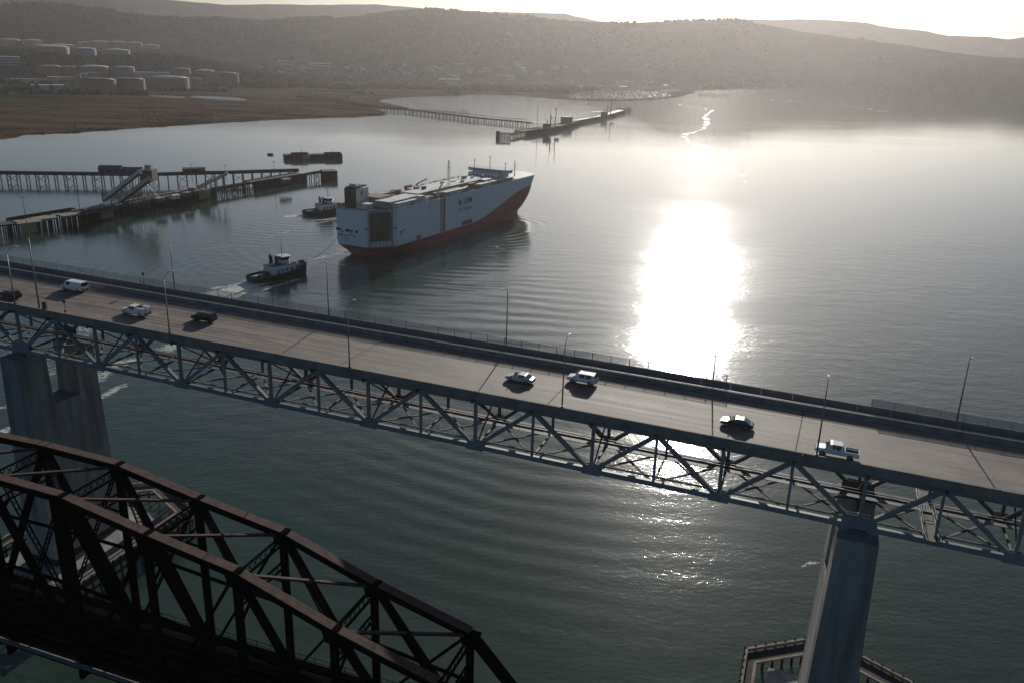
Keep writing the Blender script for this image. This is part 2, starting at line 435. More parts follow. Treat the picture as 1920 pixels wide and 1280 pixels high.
def terrain_material():
    m = bpy.data.materials.new('land'); m.use_nodes = True
    n = m.node_tree.nodes; l = m.node_tree.links; p = n['Principled BSDF']; p.inputs['Roughness'].default_value = 1.0; p.inputs['Specular IOR Level'].default_value = 0.0
    ge = n.new('ShaderNodeNewGeometry'); sx = n.new('ShaderNodeSeparateXYZ'); l.new(ge.outputs['Position'], sx.inputs[0])
    def noise(scale, detail=5, sc=(1, 1, 1)):
        mp = n.new('ShaderNodeMapping'); mp.inputs['Scale'].default_value = sc; l.new(ge.outputs['Position'], mp.inputs[0])
        t = n.new('ShaderNodeTexNoise'); t.inputs['Scale'].default_value = scale; t.inputs['Detail'].default_value = detail; t.inputs['Roughness'].default_value = .62
        l.new(mp.outputs[0], t.inputs[0]); return t.outputs[0]
    def ramp(src, stops):
        r = n.new('ShaderNodeValToRGB'); e = r.color_ramp.elements
        while len(e) < len(stops): e.new(.5)
        for k, (q, c) in enumerate(stops): e[k].position = q; e[k].color = (*c, 1)
        l.new(src, r.inputs[0]); return r.outputs[0]
    def mix(fac, a, b):
        x = n.new('ShaderNodeMix'); x.data_type = 'RGBA'; l.new(fac, x.inputs[0]); l.new(a, x.inputs[6]); l.new(b, x.inputs[7]); return x.outputs[2]
    def rng_(src, a, b):
        x = n.new('ShaderNodeMapRange'); x.inputs[1].default_value = a; x.inputs[2].default_value = b; l.new(src, x.inputs[0]); return x.outputs[0]
    marsh = ramp(noise(.012, 8, (.6, 1.6, 1)), [(.3, (.022, .017, .013)), (.43, (.062, .042, .029)), (.57, (.125, .08, .052)), (.72, (.07, .062, .034))])
    flat = ramp(noise(.006, 8, (.5, 1.4, 1)), [(.3, (.018, .022, .015)), (.45, (.045, .037, .026)), (.54, (.06, .085, .022)), (.62, (.045, .04, .028)), (.7, (.085, .073, .052))])
    hill = ramp(noise(.009, 8), [(.35, (.014, .017, .011)), (.5, (.022, .024, .015)), (.64, (.045, .04, .026)), (.78, (.075, .063, .04))])
    sd = n.new('ShaderNodeAttribute'); sd.attribute_name = 'inland'
    c = mix(rng_(sd.outputs['Fac'], 380, 620), marsh, flat)
    c = mix(rng_(sx.outputs[2], 9, 26), c, hill)
    l.new(c, p.inputs['Base Color'])
    bu = n.new('ShaderNodeBump'); bu.inputs['Distance'].default_value = 3.0; l.new(noise(.06, 6), bu.inputs['Height']); l.new(bu.outputs[0], p.inputs['Normal'])
    return m
terr = obj('terrain', grid_mesh('terrain', TX, TY, TZ, terrain_material()))
_at = terr.data.attributes.new('inland', 'FLOAT', 'POINT'); _at.data.foreach_set('value', TSD.astype(np.float32).ravel())
tag(terr, 'brown marsh, wooded town flat and grassy ridges beyond the strait', kind='structure')

# ---------------------------------------------------------------- water
def water_material():
    m = bpy.data.materials.new('estuary_water'); m.use_nodes = True
    n = m.node_tree.nodes; l = m.node_tree.links; p = n['Principled BSDF']
    ge = n.new('ShaderNodeNewGeometry')
    def noise(scale, detail, sc=(1, 1, 1), rz=0.0, rough=.55):
        mp = n.new('ShaderNodeMapping'); mp.inputs['Scale'].default_value = sc; mp.inputs['Rotation'].default_value = (0, 0, rz); l.new(ge.outputs['Position'], mp.inputs[0])
        t = n.new('ShaderNodeTexNoise'); t.inputs['Scale'].default_value = scale; t.inputs['Detail'].default_value = detail; t.inputs['Roughness'].default_value = rough
        l.new(mp.outputs[0], t.inputs[0]); return t.outputs[0]
    def math_(op, a, b):
        x = n.new('ShaderNodeMath'); x.operation = op
        for i, q in enumerate((a, b)):
            if isinstance(q, (int, float)): x.inputs[i].default_value = q
            else: l.new(q, x.inputs[i])
        return x.outputs[0]
    def rng_(src, a, b, c=0., d=1.):
        x = n.new('ShaderNodeMapRange'); x.inputs[1].default_value = a; x.inputs[2].default_value = b; x.inputs[3].default_value = c; x.inputs[4].default_value = d; l.new(src, x.inputs[0]); return x.outputs[0]
    ruffle = rng_(noise(.008, 4, (.6, 1.5, 1), .3, .6), .35, .65, .45, 1.0)         # wind lanes and slicks
    big = noise(.09, 3, (1, 1.7, 1), .25)
    small = noise(.55, 4, (1, 1.5, 1), -.2, .6)
    h = math_('ADD', math_('MULTIPLY', big, WATER_BIG), math_('MULTIPLY', small, WATER_SMALL))
    sy = n.new('ShaderNodeSeparateXYZ'); l.new(ge.outputs['Position'], sy.inputs[0])
    lee = rng_(math_('ADD', sy.outputs[1], math_('MULTIPLY', noise(.006, 5, (1, 1, 1), 0, .65), 420)), 640, 930, 1.0, .2)     # sheltered, calmer water upstream
    lee = math_('ADD', lee, math_('MULTIPLY', rng_(sy.outputs[1], 1150, 1600, 0, 1.5), rng_(sy.outputs[0], 40, 230, 1, 0)))     # breeze off the marsh
    ruffle = math_('MULTIPLY', ruffle, lee)
    h = math_('MULTIPLY', h, ruffle)
    bu = n.new('ShaderNodeBump'); bu.inputs['Strength'].default_value = 1; bu.inputs['Distance'].default_value = 1.0
    l.new(h, bu.inputs['Height']); l.new(bu.outputs[0], p.inputs['Normal'])
    p.inputs['IOR'].default_value = 1.333
    l.new(rng_(lee, .2, 1.0, .012, .07), p.inputs['Coat Weight']); p.inputs['Coat Roughness'].default_value = .34; p.inputs['Coat IOR'].default_value = 1.333     # unresolved capillary ripples
    fo = n.new('ShaderNodeAttribute'); fo.attribute_name = 'foam'
    br = noise(.7, 7, (.7, 1.3, 1), .4, .75)
    fac = rng_(math_('ADD', fo.outputs['Fac'], math_('MULTIPLY', math_('SUBTRACT', br, .5), 3.2)), .55, .95)
    fac = math_('MULTIPLY', fac, rng_(fo.outputs['Fac'], .02, .15))
    murk = n.new('ShaderNodeMix'); murk.data_type = 'RGBA'
    murk.inputs[6].default_value = (.025, .047, .034, 1); murk.inputs[7].default_value = (.034, .060, .043, 1)
    l.new(noise(.02, 4), murk.inputs[0])
    cm = n.new('ShaderNodeMix'); cm.data_type = 'RGBA'; cm.inputs[7].default_value = (.6, .61, .54, 1)
    l.new(fac, cm.inputs[0]); l.new(murk.outputs[2], cm.inputs[6]); l.new(cm.outputs[2], p.inputs['Base Color'])
    ro = n.new('ShaderNodeMix'); ro.data_type = 'FLOAT'; l.new(fac, ro.inputs[0]); l.new(rng_(ruffle, .1, 1, WATER_ROUGH * .45, WATER_ROUGH), ro.inputs[2]); ro.inputs[3].default_value = .8
    l.new(ro.outputs[0], p.inputs['Roughness'])
    return m
WATER_BIG, WATER_SMALL, WATER_ROUGH = .25, .11, .125
M['water'] = water_material()

gx = np.arange(-330, 171, 1.6); gy = np.arange(110, 731, 1.6)
WX, WY = np.meshgrid(gx, gy)
def line_dist(pts):
    best = np.full(WX.shape, 1e9)
    for a, b in zip(pts, pts[1:]):
        dx, dy = b.x - a.x, b.y - a.y
        tt = np.clip(((WX - a.x) * dx + (WY - a.y) * dy) / (dx * dx + dy * dy + 1e-9), 0, 1)
        best = np.minimum(best, np.hypot(WX - a.x - tt * dx, WY - a.y - tt * dy))
    return best
foam = np.zeros(WX.shape)
for pts, wd, k in [([(478, 530), (450, 541), (420, 549), (388, 556), (330, 566)], 11, .95), ([(500, 540), (470, 547), (440, 556)], 5, .9), ([(560, 524), (520, 536), (488, 540)], 3, .7),
                   ([(480, 523), (440, 535), (400, 541)], 3.5, .7),
                   ([(260, 560), (240, 600), (190, 620), (160, 616)], 9, .62), ([(337, 645), (318, 652), (300, 660)], 7, .7), ([(245, 675), (222, 682), (205, 690), (182, 712)], 5, .72),
                   ([(230, 722), (210, 733), (188, 745)], 3, .75), ([(0, 672), (30, 664)], 6, .7), ([(0, 812), (24, 800)], 3, .8), ([(0, 765), (22, 757)], 2.5, .7),
                   ([(650, 473), (610, 481), (575, 489), (556, 496), (520, 508)], 2.2, .75), ([(640, 470), (600, 487), (540, 512), (480, 545)], 6, .42),
                   ([(566, 404), (552, 405), (540, 406)], 7, .95), ([(566, 410), (600, 413), (634, 409)], 4, .68), ([(500, 446), (560, 428), (600, 418), (640, 410)], 2.2, .6),
                   ([(398, 465), (440, 461), (480, 463)], 4, .42), ([(984, 398), (990, 416), (993, 436)], 2.0, .66), ([(930, 462), (945, 470)], 2, .5),  # last streak here paints sun glints beside the ship as foam
                   ([(0, 640), (60, 668), (110, 700)], 10, .45), ([(1500, 1060), (1530, 1053), (1556, 1046)], 1.0, .75)]:
    d = line_dist([G(*q) for q in pts])
    foam = np.maximum(foam, k * (1 - ss(d, wd * .25, wd)))
foam = np.clip(foam * 1.15, 0, 1.05) * (.75 + .5 * fbm(WX / 9, WY / 9, 3, 44))
# ship's and tugs' waves: arcs spreading from the hull
def train(cx, cy, lam, amp, ax, ay, sx, sy, rot=0.0, curve=1.0):
    rho = np.hypot((WX - cx), (WY - cy) * curve)
    c, s = math.cos(rot), math.sin(rot)
    ex, ey = (WX - ax) * c + (WY - ay) * s, -(WX - ax) * s + (WY - ay) * c
    mask = np.exp(-(ex / sx) ** 2 - (ey / sy) ** 2)
    wob = (fbm(WX / 45, WY / 45, 3, 8) - .5) * 2.2
    return amp * mask * np.sin(2 * math.pi * (rho + wob * lam * .5) / lam)
WZ = np.zeros(WX.shape)
q = G(900, 590); WZ += train(40, 700, 12, .13, q.x, q.y, 45, 85, .1)
q = G(800, 520); WZ += train(-20, 640, 9, .10, q.x, q.y, 45, 60)
q = G(945, 440); WZ += train(-30, 560, 7.5, .26, q.x, q.y, 16, 55, -.35)
q = G(880, 900); WZ += train(60, 360, 8, .07, q.x, q.y, 45, 60)
q = G(430, 470); WZ += train(-90, 500, 8, .06, q.x, q.y, 60, 50)
q = G(260, 520); WZ += train(-110, 420, 7, .07, q.x, q.y, 50, 50)
q = G(560, 430); WZ += train(-130, 640, 8, .06, q.x, q.y, 50, 60)
edge = ss(WX, -330, -310) * (1 - ss(WX, 150, 170)) * ss(WY, 110, 125) * (1 - ss(WY, 710, 730))
WZ *= edge; foam *= edge
wme = grid_mesh('water', WX, WY, WZ, M['water'])
# the rest of the strait, joined on in the same sheet
import bmesh
bm = bmesh.new(); bm.from_mesh(wme)
x0, x1, y0, y1 = gx[0], gx[-1], gy[0], gy[-1]; E_ = 8600
for (a, b, c, d) in ((-E_, x0, -600, 8700), (x1, E_, -600, 8700), (x0, x1, -600, y0), (x0, x1, y1, 8700)):
    fa = bm.faces.new([bm.verts.new(v) for v in ((a, c, 0), (b, c, 0), (b, d, 0), (a, d, 0))]); fa.smooth = True
bm.to_mesh(wme); bm.free()
fl = np.zeros(len(wme.vertices), np.float32); fl[:foam.size] = foam.ravel()
wme.attributes.new('foam', 'FLOAT', 'POINT').data.foreach_set('value', fl)
water = tag(obj('water', wme), 'grey green water of the strait', kind='structure')

# ---------------------------------------------------------------- highway bridge
U0, U1 = -330.0, 110.0
NODE = [-146.7 + 19.71 * k for k in range(-9, 13)]        # lower panel points
NODE = [u for u in NODE if U0 < u < U1]
V_N, V_F = 117.0, 128.0                                   # planes of the two trusses
W_BOT, W_TOP = -10.1, -2.1
hb = thing('highway_bridge', 'long concrete highway bridge on a grey steel deck truss, crossing the strait', 'bridge', B(0, 125, 0))
def bpart(name, mb, m, **k): return mb.build(name, m, hb, world=True, **k)
def strip(v0, v1, w0, w1, ua=U0, ub=U1):
    mb = MB()
    return mb.loft([[B(u, v0, w0), B(u, v1, w0), B(u, v1, w1), B(u, v0, w1)] for u in (ua, ub)])
bpart('deck_slab', strip(114.86, 135.6, -.55, 0), M['road'])
bpart('edge_girder', strip(115.3, 115.6, -1.2, -.56), M['steel_dark'])
bpart('edge_girder', strip(134.6, 135.0, -1.5, -.56), M['steel_dark'])
for v in (118.6, 121.0, 124.0, 127.0, 130.0, 132.6): bpart('stringer', strip(v - .18, v + .18, -1.4, -.56), M['steel_dark'])
# parapets cast in lengths with open joints
def panels(name, v0, v1, w0, w1, ln, m, prof=None):
    pr = prof or [(v0, w0), (v1, w0), (v1, w1), (v0, w1)]
    me = MB().loft([[BU * (u) + BV * v + Vector((0, 0, B_G * u + w)) for v, w in pr] for u in (.02, ln - .02)]).mesh(name, m)
    n = int((U1 - U0) / ln)
    for k in range(n): obj(name, me, hb, BU * (U0 + k * ln) + Vector((0, 0, B_Z + B_G * (U0 + k * ln))), world=True)
panels('parapet_panel', 0, 0, 0, 0, 12.3, M['parapet'], [(114.5, -.8), (114.84, -.8), (114.84, .0), (114.95, .004), (114.86, .3), (114.8, .62), (114.5, .62)])
panels('path_barrier_panel', 0, 0, 0, 0, 9.84, M['parapet'], [(132.05, .004), (132.75, .004), (132.6, .3), (132.52, .86), (132.28, .86), (132.2, .3)])
panels('parapet_panel', 0, 0, 0, 0, 4.92, M['barrier'], [(135.62, -.9), (135.95, -.9), (135.95, 1.15), (135.62, 1.15)])
bpart('sunlit_top_strip', strip(132.3, 132.5, .862, .90), M['barrier_sunlit'])  # bright strip paints the sunlit top edge of the path barrier
bpart('parapet_cap', strip(135.64, 135.93, 1.152, 1.19), M['barrier'])
bpart('path_rail', strip(132.36, 132.44, 1.02, 1.08), M['pole'])
bpart('path_surface', strip(132.8, 135.6, .0, .055), M['concrete'])
bpart('edge_line', strip(131.3, 131.42, .003, .007), M['paint_white'])
bpart('edge_line', strip(115.75, 115.87, .003, .007), M['paint_white'])
# joints across the road
for k in range(-9, 4):
    u = 1.0 + 36.9 * k
    jm = MB(); jm.loft([[B(u + (v - 115) * .03, v, .003), B(u + .16 + (v - 115) * .03, v, .003), B(u + .16 + (v - 115) * .03, v, .008), B(u + (v - 115) * .03, v, .008)] for v in (114.96, 132.0)])
    bpart('expansion_joint', jm, M['joint'])
# lane dots: groups of four round markers
dm = MB()
for lane in (119.8, 123.6, 127.4):
    u = U0 + 4
    while u < U1:
        for k in range(4):
            c = B(u + k * 1.05 + random.uniform(-.1, .1), lane + random.uniform(-.05, .05), .0)
            if random.random() < .85: dm.loft([[c + Vector((r * math.cos(a), r * math.sin(a), z)) for a in [i * 1.0472 for i in range(6)]] for r, z in ((.11, .002), (.075, .03))])
        u += 7.3
tag(bpart('lane_marker', dm, M['paint_white']), kind='stuff')

# trusses
def shared(name, mb, m, at, mirror=None):
    return mb.mesh(name, m)
half = 19.71 / 2
def rel(du, v, w): return BU * du + BV * v + Vector((0, 0, B_G * du + w))
def member(p, q, w, h): return MB().beam(p, q, w, h, BV)
def truss(v, tone, red=lambda u: False):
    def put(name, cache, u, mb):
        key = 'primer' if red(u) else tone
        if (name, key) not in cache: cache[(name, key)] = mb().mesh(name.split('|')[0], M[key])
        obj(name.split('|')[0], cache[(name, key)], hb, BU * u + BV * v + Vector((0, 0, B_Z + B_G * u)), world=True)
    ch = {}
    for u in NODE:
        put('bottom_chord', ch, u, lambda: member(rel(.02, 0, W_BOT), rel(19.69, 0, W_BOT), .85, .62))
        put('top_chord', ch, u, lambda: member(rel(.02, 0, W_TOP), rel(19.69, 0, W_TOP), .55, .55))
        put('diagonal|up', ch, u, lambda: member(rel(.5, 0, W_BOT + .35), rel(half - .35, 0, W_TOP - .25), .6, .62))
        put('diagonal|dn', ch, u, lambda: member(rel(half + .35, 0, W_TOP - .25), rel(19.21, 0, W_BOT + .35), .6, .62))
        put('vertical', ch, u, lambda: member(rel(0, 0, W_BOT + .3), rel(0, 0, W_TOP - .25), .48, .5))
        put('vertical|mid', ch, u, lambda: member(rel(half, 0, W_BOT + .3), rel(half, 0, W_TOP - .25), .38, .4))
        def gus(w, a, b):
            m_ = MB()
            for s in (-.335, .335):
                m_.loft([[rel(-a, s - .02, w - b), rel(a, s - .02, w - b), rel(a * .8, s - .02, w + b), rel(-a * .8, s - .02, w + b)], [rel(-a, s + .02, w - b), rel(a, s + .02, w - b), rel(a * .8, s + .02, w + b), rel(-a * .8, s + .02, w + b)]])
            return m_
        pier = min(abs(u + 146.7), abs(u - 10.98)) < 1
        if pier: obj('pier_gusset', gus(W_BOT + .35, 2.7, 1.5).mesh('pier_gusset', M[tone]), hb, BU * u + BV * v + Vector((0, 0, B_Z + B_G * u)), world=True)
        else: put('gusset', ch, u, lambda: gus(W_BOT + .2, 1.55, .85))
        def topg():
            return gus(W_TOP - .05, 1.3, .5)
        put('top_gusset', ch, u + half, topg)
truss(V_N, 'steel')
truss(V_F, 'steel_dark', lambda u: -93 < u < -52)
# floor beams, lateral bracing and sway frames between the trusses
cache = {}
def cross(name, u, mbf, m):
    if name not in cache: cache[name] = mbf().mesh(name.split('|')[0], M[m])
    obj(name.split('|')[0], cache[name], hb, BU * u + Vector((0, 0, B_Z + B_G * u)), world=True)
for u in NODE:
    for du in (0, half):
        cross('floor_beam', u + du, lambda: MB().beam(rel(0, 115.2, -1.62), rel(0, 134.9, -1.62), .35, .5), 'steel_dark')
        cross('bottom_strut', u + du, lambda: MB().beam(rel(0, V_N + .45, W_BOT - .1), rel(0, V_F - .45, W_BOT - .1), .32, .36), 'steel_dark')
    for k, (a, b, nm) in enumerate(((V_N, V_F, 'lateral_brace'), (V_F, V_N, 'lateral_brace|b'))):
        cross(nm, u, lambda a=a, b=b: MB().beam(rel(.5, a + (.45 if b > a else -.45), W_BOT + .05 + .02 * (b > a)), rel(half - .3, b - (.45 if b > a else -.45), W_BOT + .05 + .02 * (b > a)), .36, .2), 'barrier')
        cross(nm + '|half', u + half, lambda a=a, b=b: MB().beam(rel(.3, a + (.45 if b > a else -.45), W_BOT + .05 + .02 * (b > a)), rel(half - .5, b - (.45 if b > a else -.45), W_BOT + .05 + .02 * (b > a)), .36, .2), 'barrier')
    cross('sway_brace', u, lambda: MB().beam(rel(0, V_N + .4, W_TOP - .5), rel(0, V_F - .4, W_BOT + .5), .22, .22), 'steel_dark')
    cross('sway_brace|b', u, lambda: MB().beam(rel(.25, V_F - .4, W_TOP - .5), rel(.25, V_N + .4, W_BOT + .5), .22, .22), 'steel_dark')
# inspection walkway with hand rails and service pipes along the truss
wk = strip(123.9, 124.9, W_BOT + .9, W_BOT + 1.0); bpart('inspection_walkway', wk, M['steel_dark'])
for v in (123.9, 124.9): bpart('walkway_rail', strip(v - .03, v + .03, W_BOT + 1.9, W_BOT + 1.96), M['steel_light'])
me = MB().beam(rel(0, 123.9, W_BOT + 1.0), rel(0, 123.9, W_BOT + 1.9), .05, .05).mesh('walkway_post', M['steel_light'])
for k in range(140): obj('walkway_post', me, hb, BU * (U0 + 5 + 3 * k) + Vector((0, 0, B_Z + B_G * (U0 + 5 + 3 * k))), world=True)
bpart('service_pipe', strip(126.2, 126.5, W_BOT + .55, W_BOT + .85), M['steel_dark'])
bpart('traveller_rail', strip(118.2, 118.4, W_BOT + .3, W_BOT + .6), M['barrier'])
# fence on the outer parapet
def fence(ua, ub, h, name_m):
    bpart('fence_mesh', MB().quad([B(ua, 135.79, 1.16), B(ub, 135.79, 1.16), B(ub, 135.79, 1.15 + h), B(ua, 135.79, 1.15 + h)]), M['mesh_fence' if name_m == 'pole' else 'mesh_fence_sunlit'])
    n = int((ub - ua) / 3.28)
    me = MB().beam((0, 0, 0), (0, 0, h + .05), .12, .12).mesh('fence_post', M[name_m])
    for k in range(n + 1): obj('fence_post', me, hb, B(ua + (ub - ua) * k / n, 135.79, 1.15), world=True)
    bpart('fence_top_rail', strip(135.77, 135.81, 1.12 + h, 1.17 + h, ua, ub), M[name_m])
fence(U0, -11, 1.35, 'pole')
fence(11.5, U1, 1.35, 'lamp_head')  # sunlit stretch: the sun is painted in with paler posts and stronger mesh

# piers: battered concrete frames
def pier(u, label):
    root = thing('bridge_pier', label, 'pier', BL(u, 122.5, 0), group='concrete piers of the highway bridge')
    zt = B_Z + B_G * u + W_BOT - .8
    def ring(z, hu, va, vb): return [BL(u - hu, va, z), BL(u + hu, va, z), BL(u + hu, vb, z), BL(u - hu, vb, z)]
    def hu(z): return 2.75 + (zt - z) * .026
    def lo(z): return 113.9 - (zt - z) * .008
    def hi(z): return 131.6 + (zt - z) * .008
    zo = zt - 11.5
    MB().loft([ring(z, hu(z), lo(z), hi(z)) for z in (-3, zo)]).build('shaft', M['pier_concrete'], root, world=True)
    for s in (0, 1):
        w = (5.8, 5.0)[s]
        MB().loft([ring(z, hu(z), *( (lo(z), lo(z) + w + (zt - z) * .02) if s == 0 else (hi(z) - w - (zt - z) * .02, hi(z)) )) for z in (zo, zt)]).build('leg', M['pier_concrete'], root, world=True)
        vc = V_N if s == 0 else V_F
        MB().loft([ring(z, h_, vc - h_ * .8, vc + h_ * .8) for z, h_ in ((zt + .002, 1.4), (zt + .48, 1.0))]).build('bearing', M['steel_dark'], root, world=True)
    for k in range(1, 7):
        z = zo * k / 7
        MB().loft([ring(z + d, hu(z) + .03, lo(z) - .03, hi(z) + .03) for d in (0, .12)], cap=True).build('pour_joint', M['concrete'], root, world=True)
    for f_ in (.2, .8):
        P_ = [BL(u + (2 * f_ - 1) * hu(z), lo(z) - .01, z) for z in (3.7, zt - .1)]; MB().beam(P_[0], P_[1], .05, .03, BU).build('form_joint', M['concrete'], root, world=True)
    for sd_ in (-1, 1):
        for f_ in (.12, .88):
            P_ = [BL(u + sd_ * (hu(z) + .01), lo(z) + (hi(z) - lo(z)) * f_, z) for z in (3.7, zo - .1)]; MB().beam(P_[0], P_[1], .03, .06, BU).build('form_joint', M['concrete'], root, world=True)
    MB().loft([ring(z, hu(z) + .02, lo(z) - .02, hi(z) + .02) for z in (3.61, 5.2)]).build('tide_band', M['creosote'], root, world=True)
    # fender ring of timber walings round the foot
    f = thing('pier_fender', 'timber fender ring half hidden behind the rusty railway truss' if u < 0 else 'pointed timber fender ring round the foot of the bare pier', 'fender', BL(u, 122.5, 0), group='fender rings of the bridge piers')
    ring_pts = [(-11.5, 106), (-11.5, 140), (2, 149.5), (17, 142), (17, 106), (1.5, 96)]
    def path(off, z): 
        c = Vector((1.5, 122.5))
        return [BL(u - 1.5 + c.x + (a - c.x) * off, c.y + (b - c.y) * off, z) for a, b in ring_pts]
    for nm, off, z, w_, h_, mm in (('cap_beam', 1.0, 5.6, .5, .5, 'timber_pale'), ('waling', 1.0, 4.2, .3, .5, 'timber'), ('waling', 1.0, 2.4, .3, .5, 'timber'), ('inner_cap', .86, 5.0, .5, .4, 'timber_pale')):
        mb = MB(); P = path(off, z)
        for a, b in zip(P, P[1:] + P[:1]): mb.beam(a, b, w_, h_)
        mb.build(nm, M[mm], f, world=True)
    P, Q = path(.995, 5.1), path(.865, 5.1); mb = MB()
    for k in range(6): mb.quad([P[k], P[(k + 1) % 6], Q[(k + 1) % 6], Q[k]])
    mb.build('fender_deck', M['timber'], f, world=True)
    me = MB().cyl((0, 0, -3), (0, 0, 6.0), .28, .22, 6).mesh('fender_pile', M['creosote'])
    P = path(1.02, 0)
    for a, b in zip(P, P[1:] + P[:1]):
        n = int((b - a).length / 1.9)
        for k in range(n): obj('fender_pile', me, f, a + (b - a) * k / n, world=True)
    MB().loft([ring(z, 8.8, 106, 139) for z in (-3, 3.6)]).build('pile_cap', M['pier_concrete'], root, world=True)
    return root
pier(-146.7, 'concrete pier behind the rusty truss with an open window between its legs')
pier(10.98, 'tall slab-sided concrete pier standing clear under the truss by the white pickup')

# platform that travels under the deck for painting
tv = thing('inspection_traveller', 'pale steel access platform slung across the truss beyond the bare pier', 'platform', B(20.2, 122.5, W_BOT + .5))
for du in (-.9, .9): MB().beam(B(20.2 + du, 115.6, W_BOT + 1.0), B(20.2 + du, 131, W_BOT + 1.0), .16, .45).build('side_beam', M['steel_light'], tv, world=True)
MB().beam(B(20.2, 115.6, W_BOT + .8), B(20.2, 131, W_BOT + .8), 1.6, .06).build('platform_floor', M['barrier'], tv, world=True)
for du in (-.9, .9):
    MB().beam(B(20.2 + du, 115.6, W_BOT + 2.1), B(20.2 + du, 131, W_BOT + 2.1), .07, .07).build('hand_rail', M['steel_light'], tv, world=True)
    for k in range(8): MB().beam(B(20.2 + du, 115.7 + 2.18 * k, W_BOT + 1.2), B(20.2 + du, 115.7 + 2.18 * k, W_BOT + 2.1), .06, .06).build('rail_post', M['steel_light'], tv, world=True)

# lamp posts
def lamp_post():
    t = thing('lamp_post', '', 'lamp post', (0, 0, 0), 0, 'lamp posts along the highway bridge')
    MB().cyl((0, 0, 0), (0, 0, 9.6), .13, .075, 8).build('pole', M['pole'], t, True)
    MB().tube([(0, 0, 9.55), (0, .12, 10.1), (0, .55, 10.55), (0, 1.2, 10.78), (0, 1.9, 10.85)], .05).build('arm', M['pole'], t)
    MB().loft([[(-.14, 1.8, 10.82), (.14, 1.8, 10.82), (.12, 1.8, 10.94), (-.12, 1.8, 10.94)], [(-.2, 2.2, 10.76), (.2, 2.2, 10.76), (.16, 2.2, 10.96), (-.16, 2.2, 10.96)], [(-.1, 2.55, 10.82), (.1, 2.55, 10.82), (.07, 2.55, 10.92), (-.07, 2.55, 10.92)]]).build('luminaire', M['lamp_head'], t)
    MB().box(-.2, .2, -.2, .2, -.25, .12).build('base_plate', M['pole'], t)
    return t
lp0 = lamp_post(); used = False
ORD = ['first', 'second', 'third', 'fourth', 'fifth', 'sixth', 'seventh']
for k in range(5):
    o = lp0 if not used else copy_tree(lp0); used = True
    o.location = B(-33.0 + 36.9 * (k - 3), 114.67, .72); o.rotation_euler.z = -B_AZ
    o['label'] = f'{ORD[k]} grey lamp post from the left on the near parapet, arm curving over the road'
for k in range(5):
    o = copy_tree(lp0)
    o.location = B(-50.1 + 36.9 * (k - 2), 135.79, 1.15); o.rotation_euler.z = math.pi - B_AZ
    o['label'] = f'{ORD[k]} slim lamp post from the left on the far parapet beside the fence'
cp = thing('camera_mast', 'tall slim mast with small box at its foot on the near parapet by the van', 'mast', B(-137.5, 114.67, .72))
MB().cyl((0, 0, 0), (0, 0, 13.6), .17, .09, 8).build('pole', M['pole'], cp, True)
MB().box(-.2, .2, -.16, .16, 12.2, 12.6).build('camera_housing', M['steel_light'], cp)
MB().box(.7, 1.5, -.3, .25, -.2, 1.3).build('equipment_cabinet', M['steel_dark'], cp)
for (u, v, w, side) in ((-131, 114.67, .72, 'near parapet below the van'), (-131.8, 135.79, 1.15, 'far parapet among the fence posts')):
    s = thing('callbox_sign', f'small blue roadside call sign on the {side}', 'sign', B(u, v, w))
    MB().cyl((0, 0, -.1), (0, 0, 2.6), .05, .05, 6).build('post', M['pole'], s)
    MB().box(-.26, .26, -.08, -.055, 1.9, 2.5).build('sign_plate', M['blue_sign'], s)
    MB().box(-.2, .2, -.14, .14, .15, .6).build('call_box', M['yellow_box'], s)

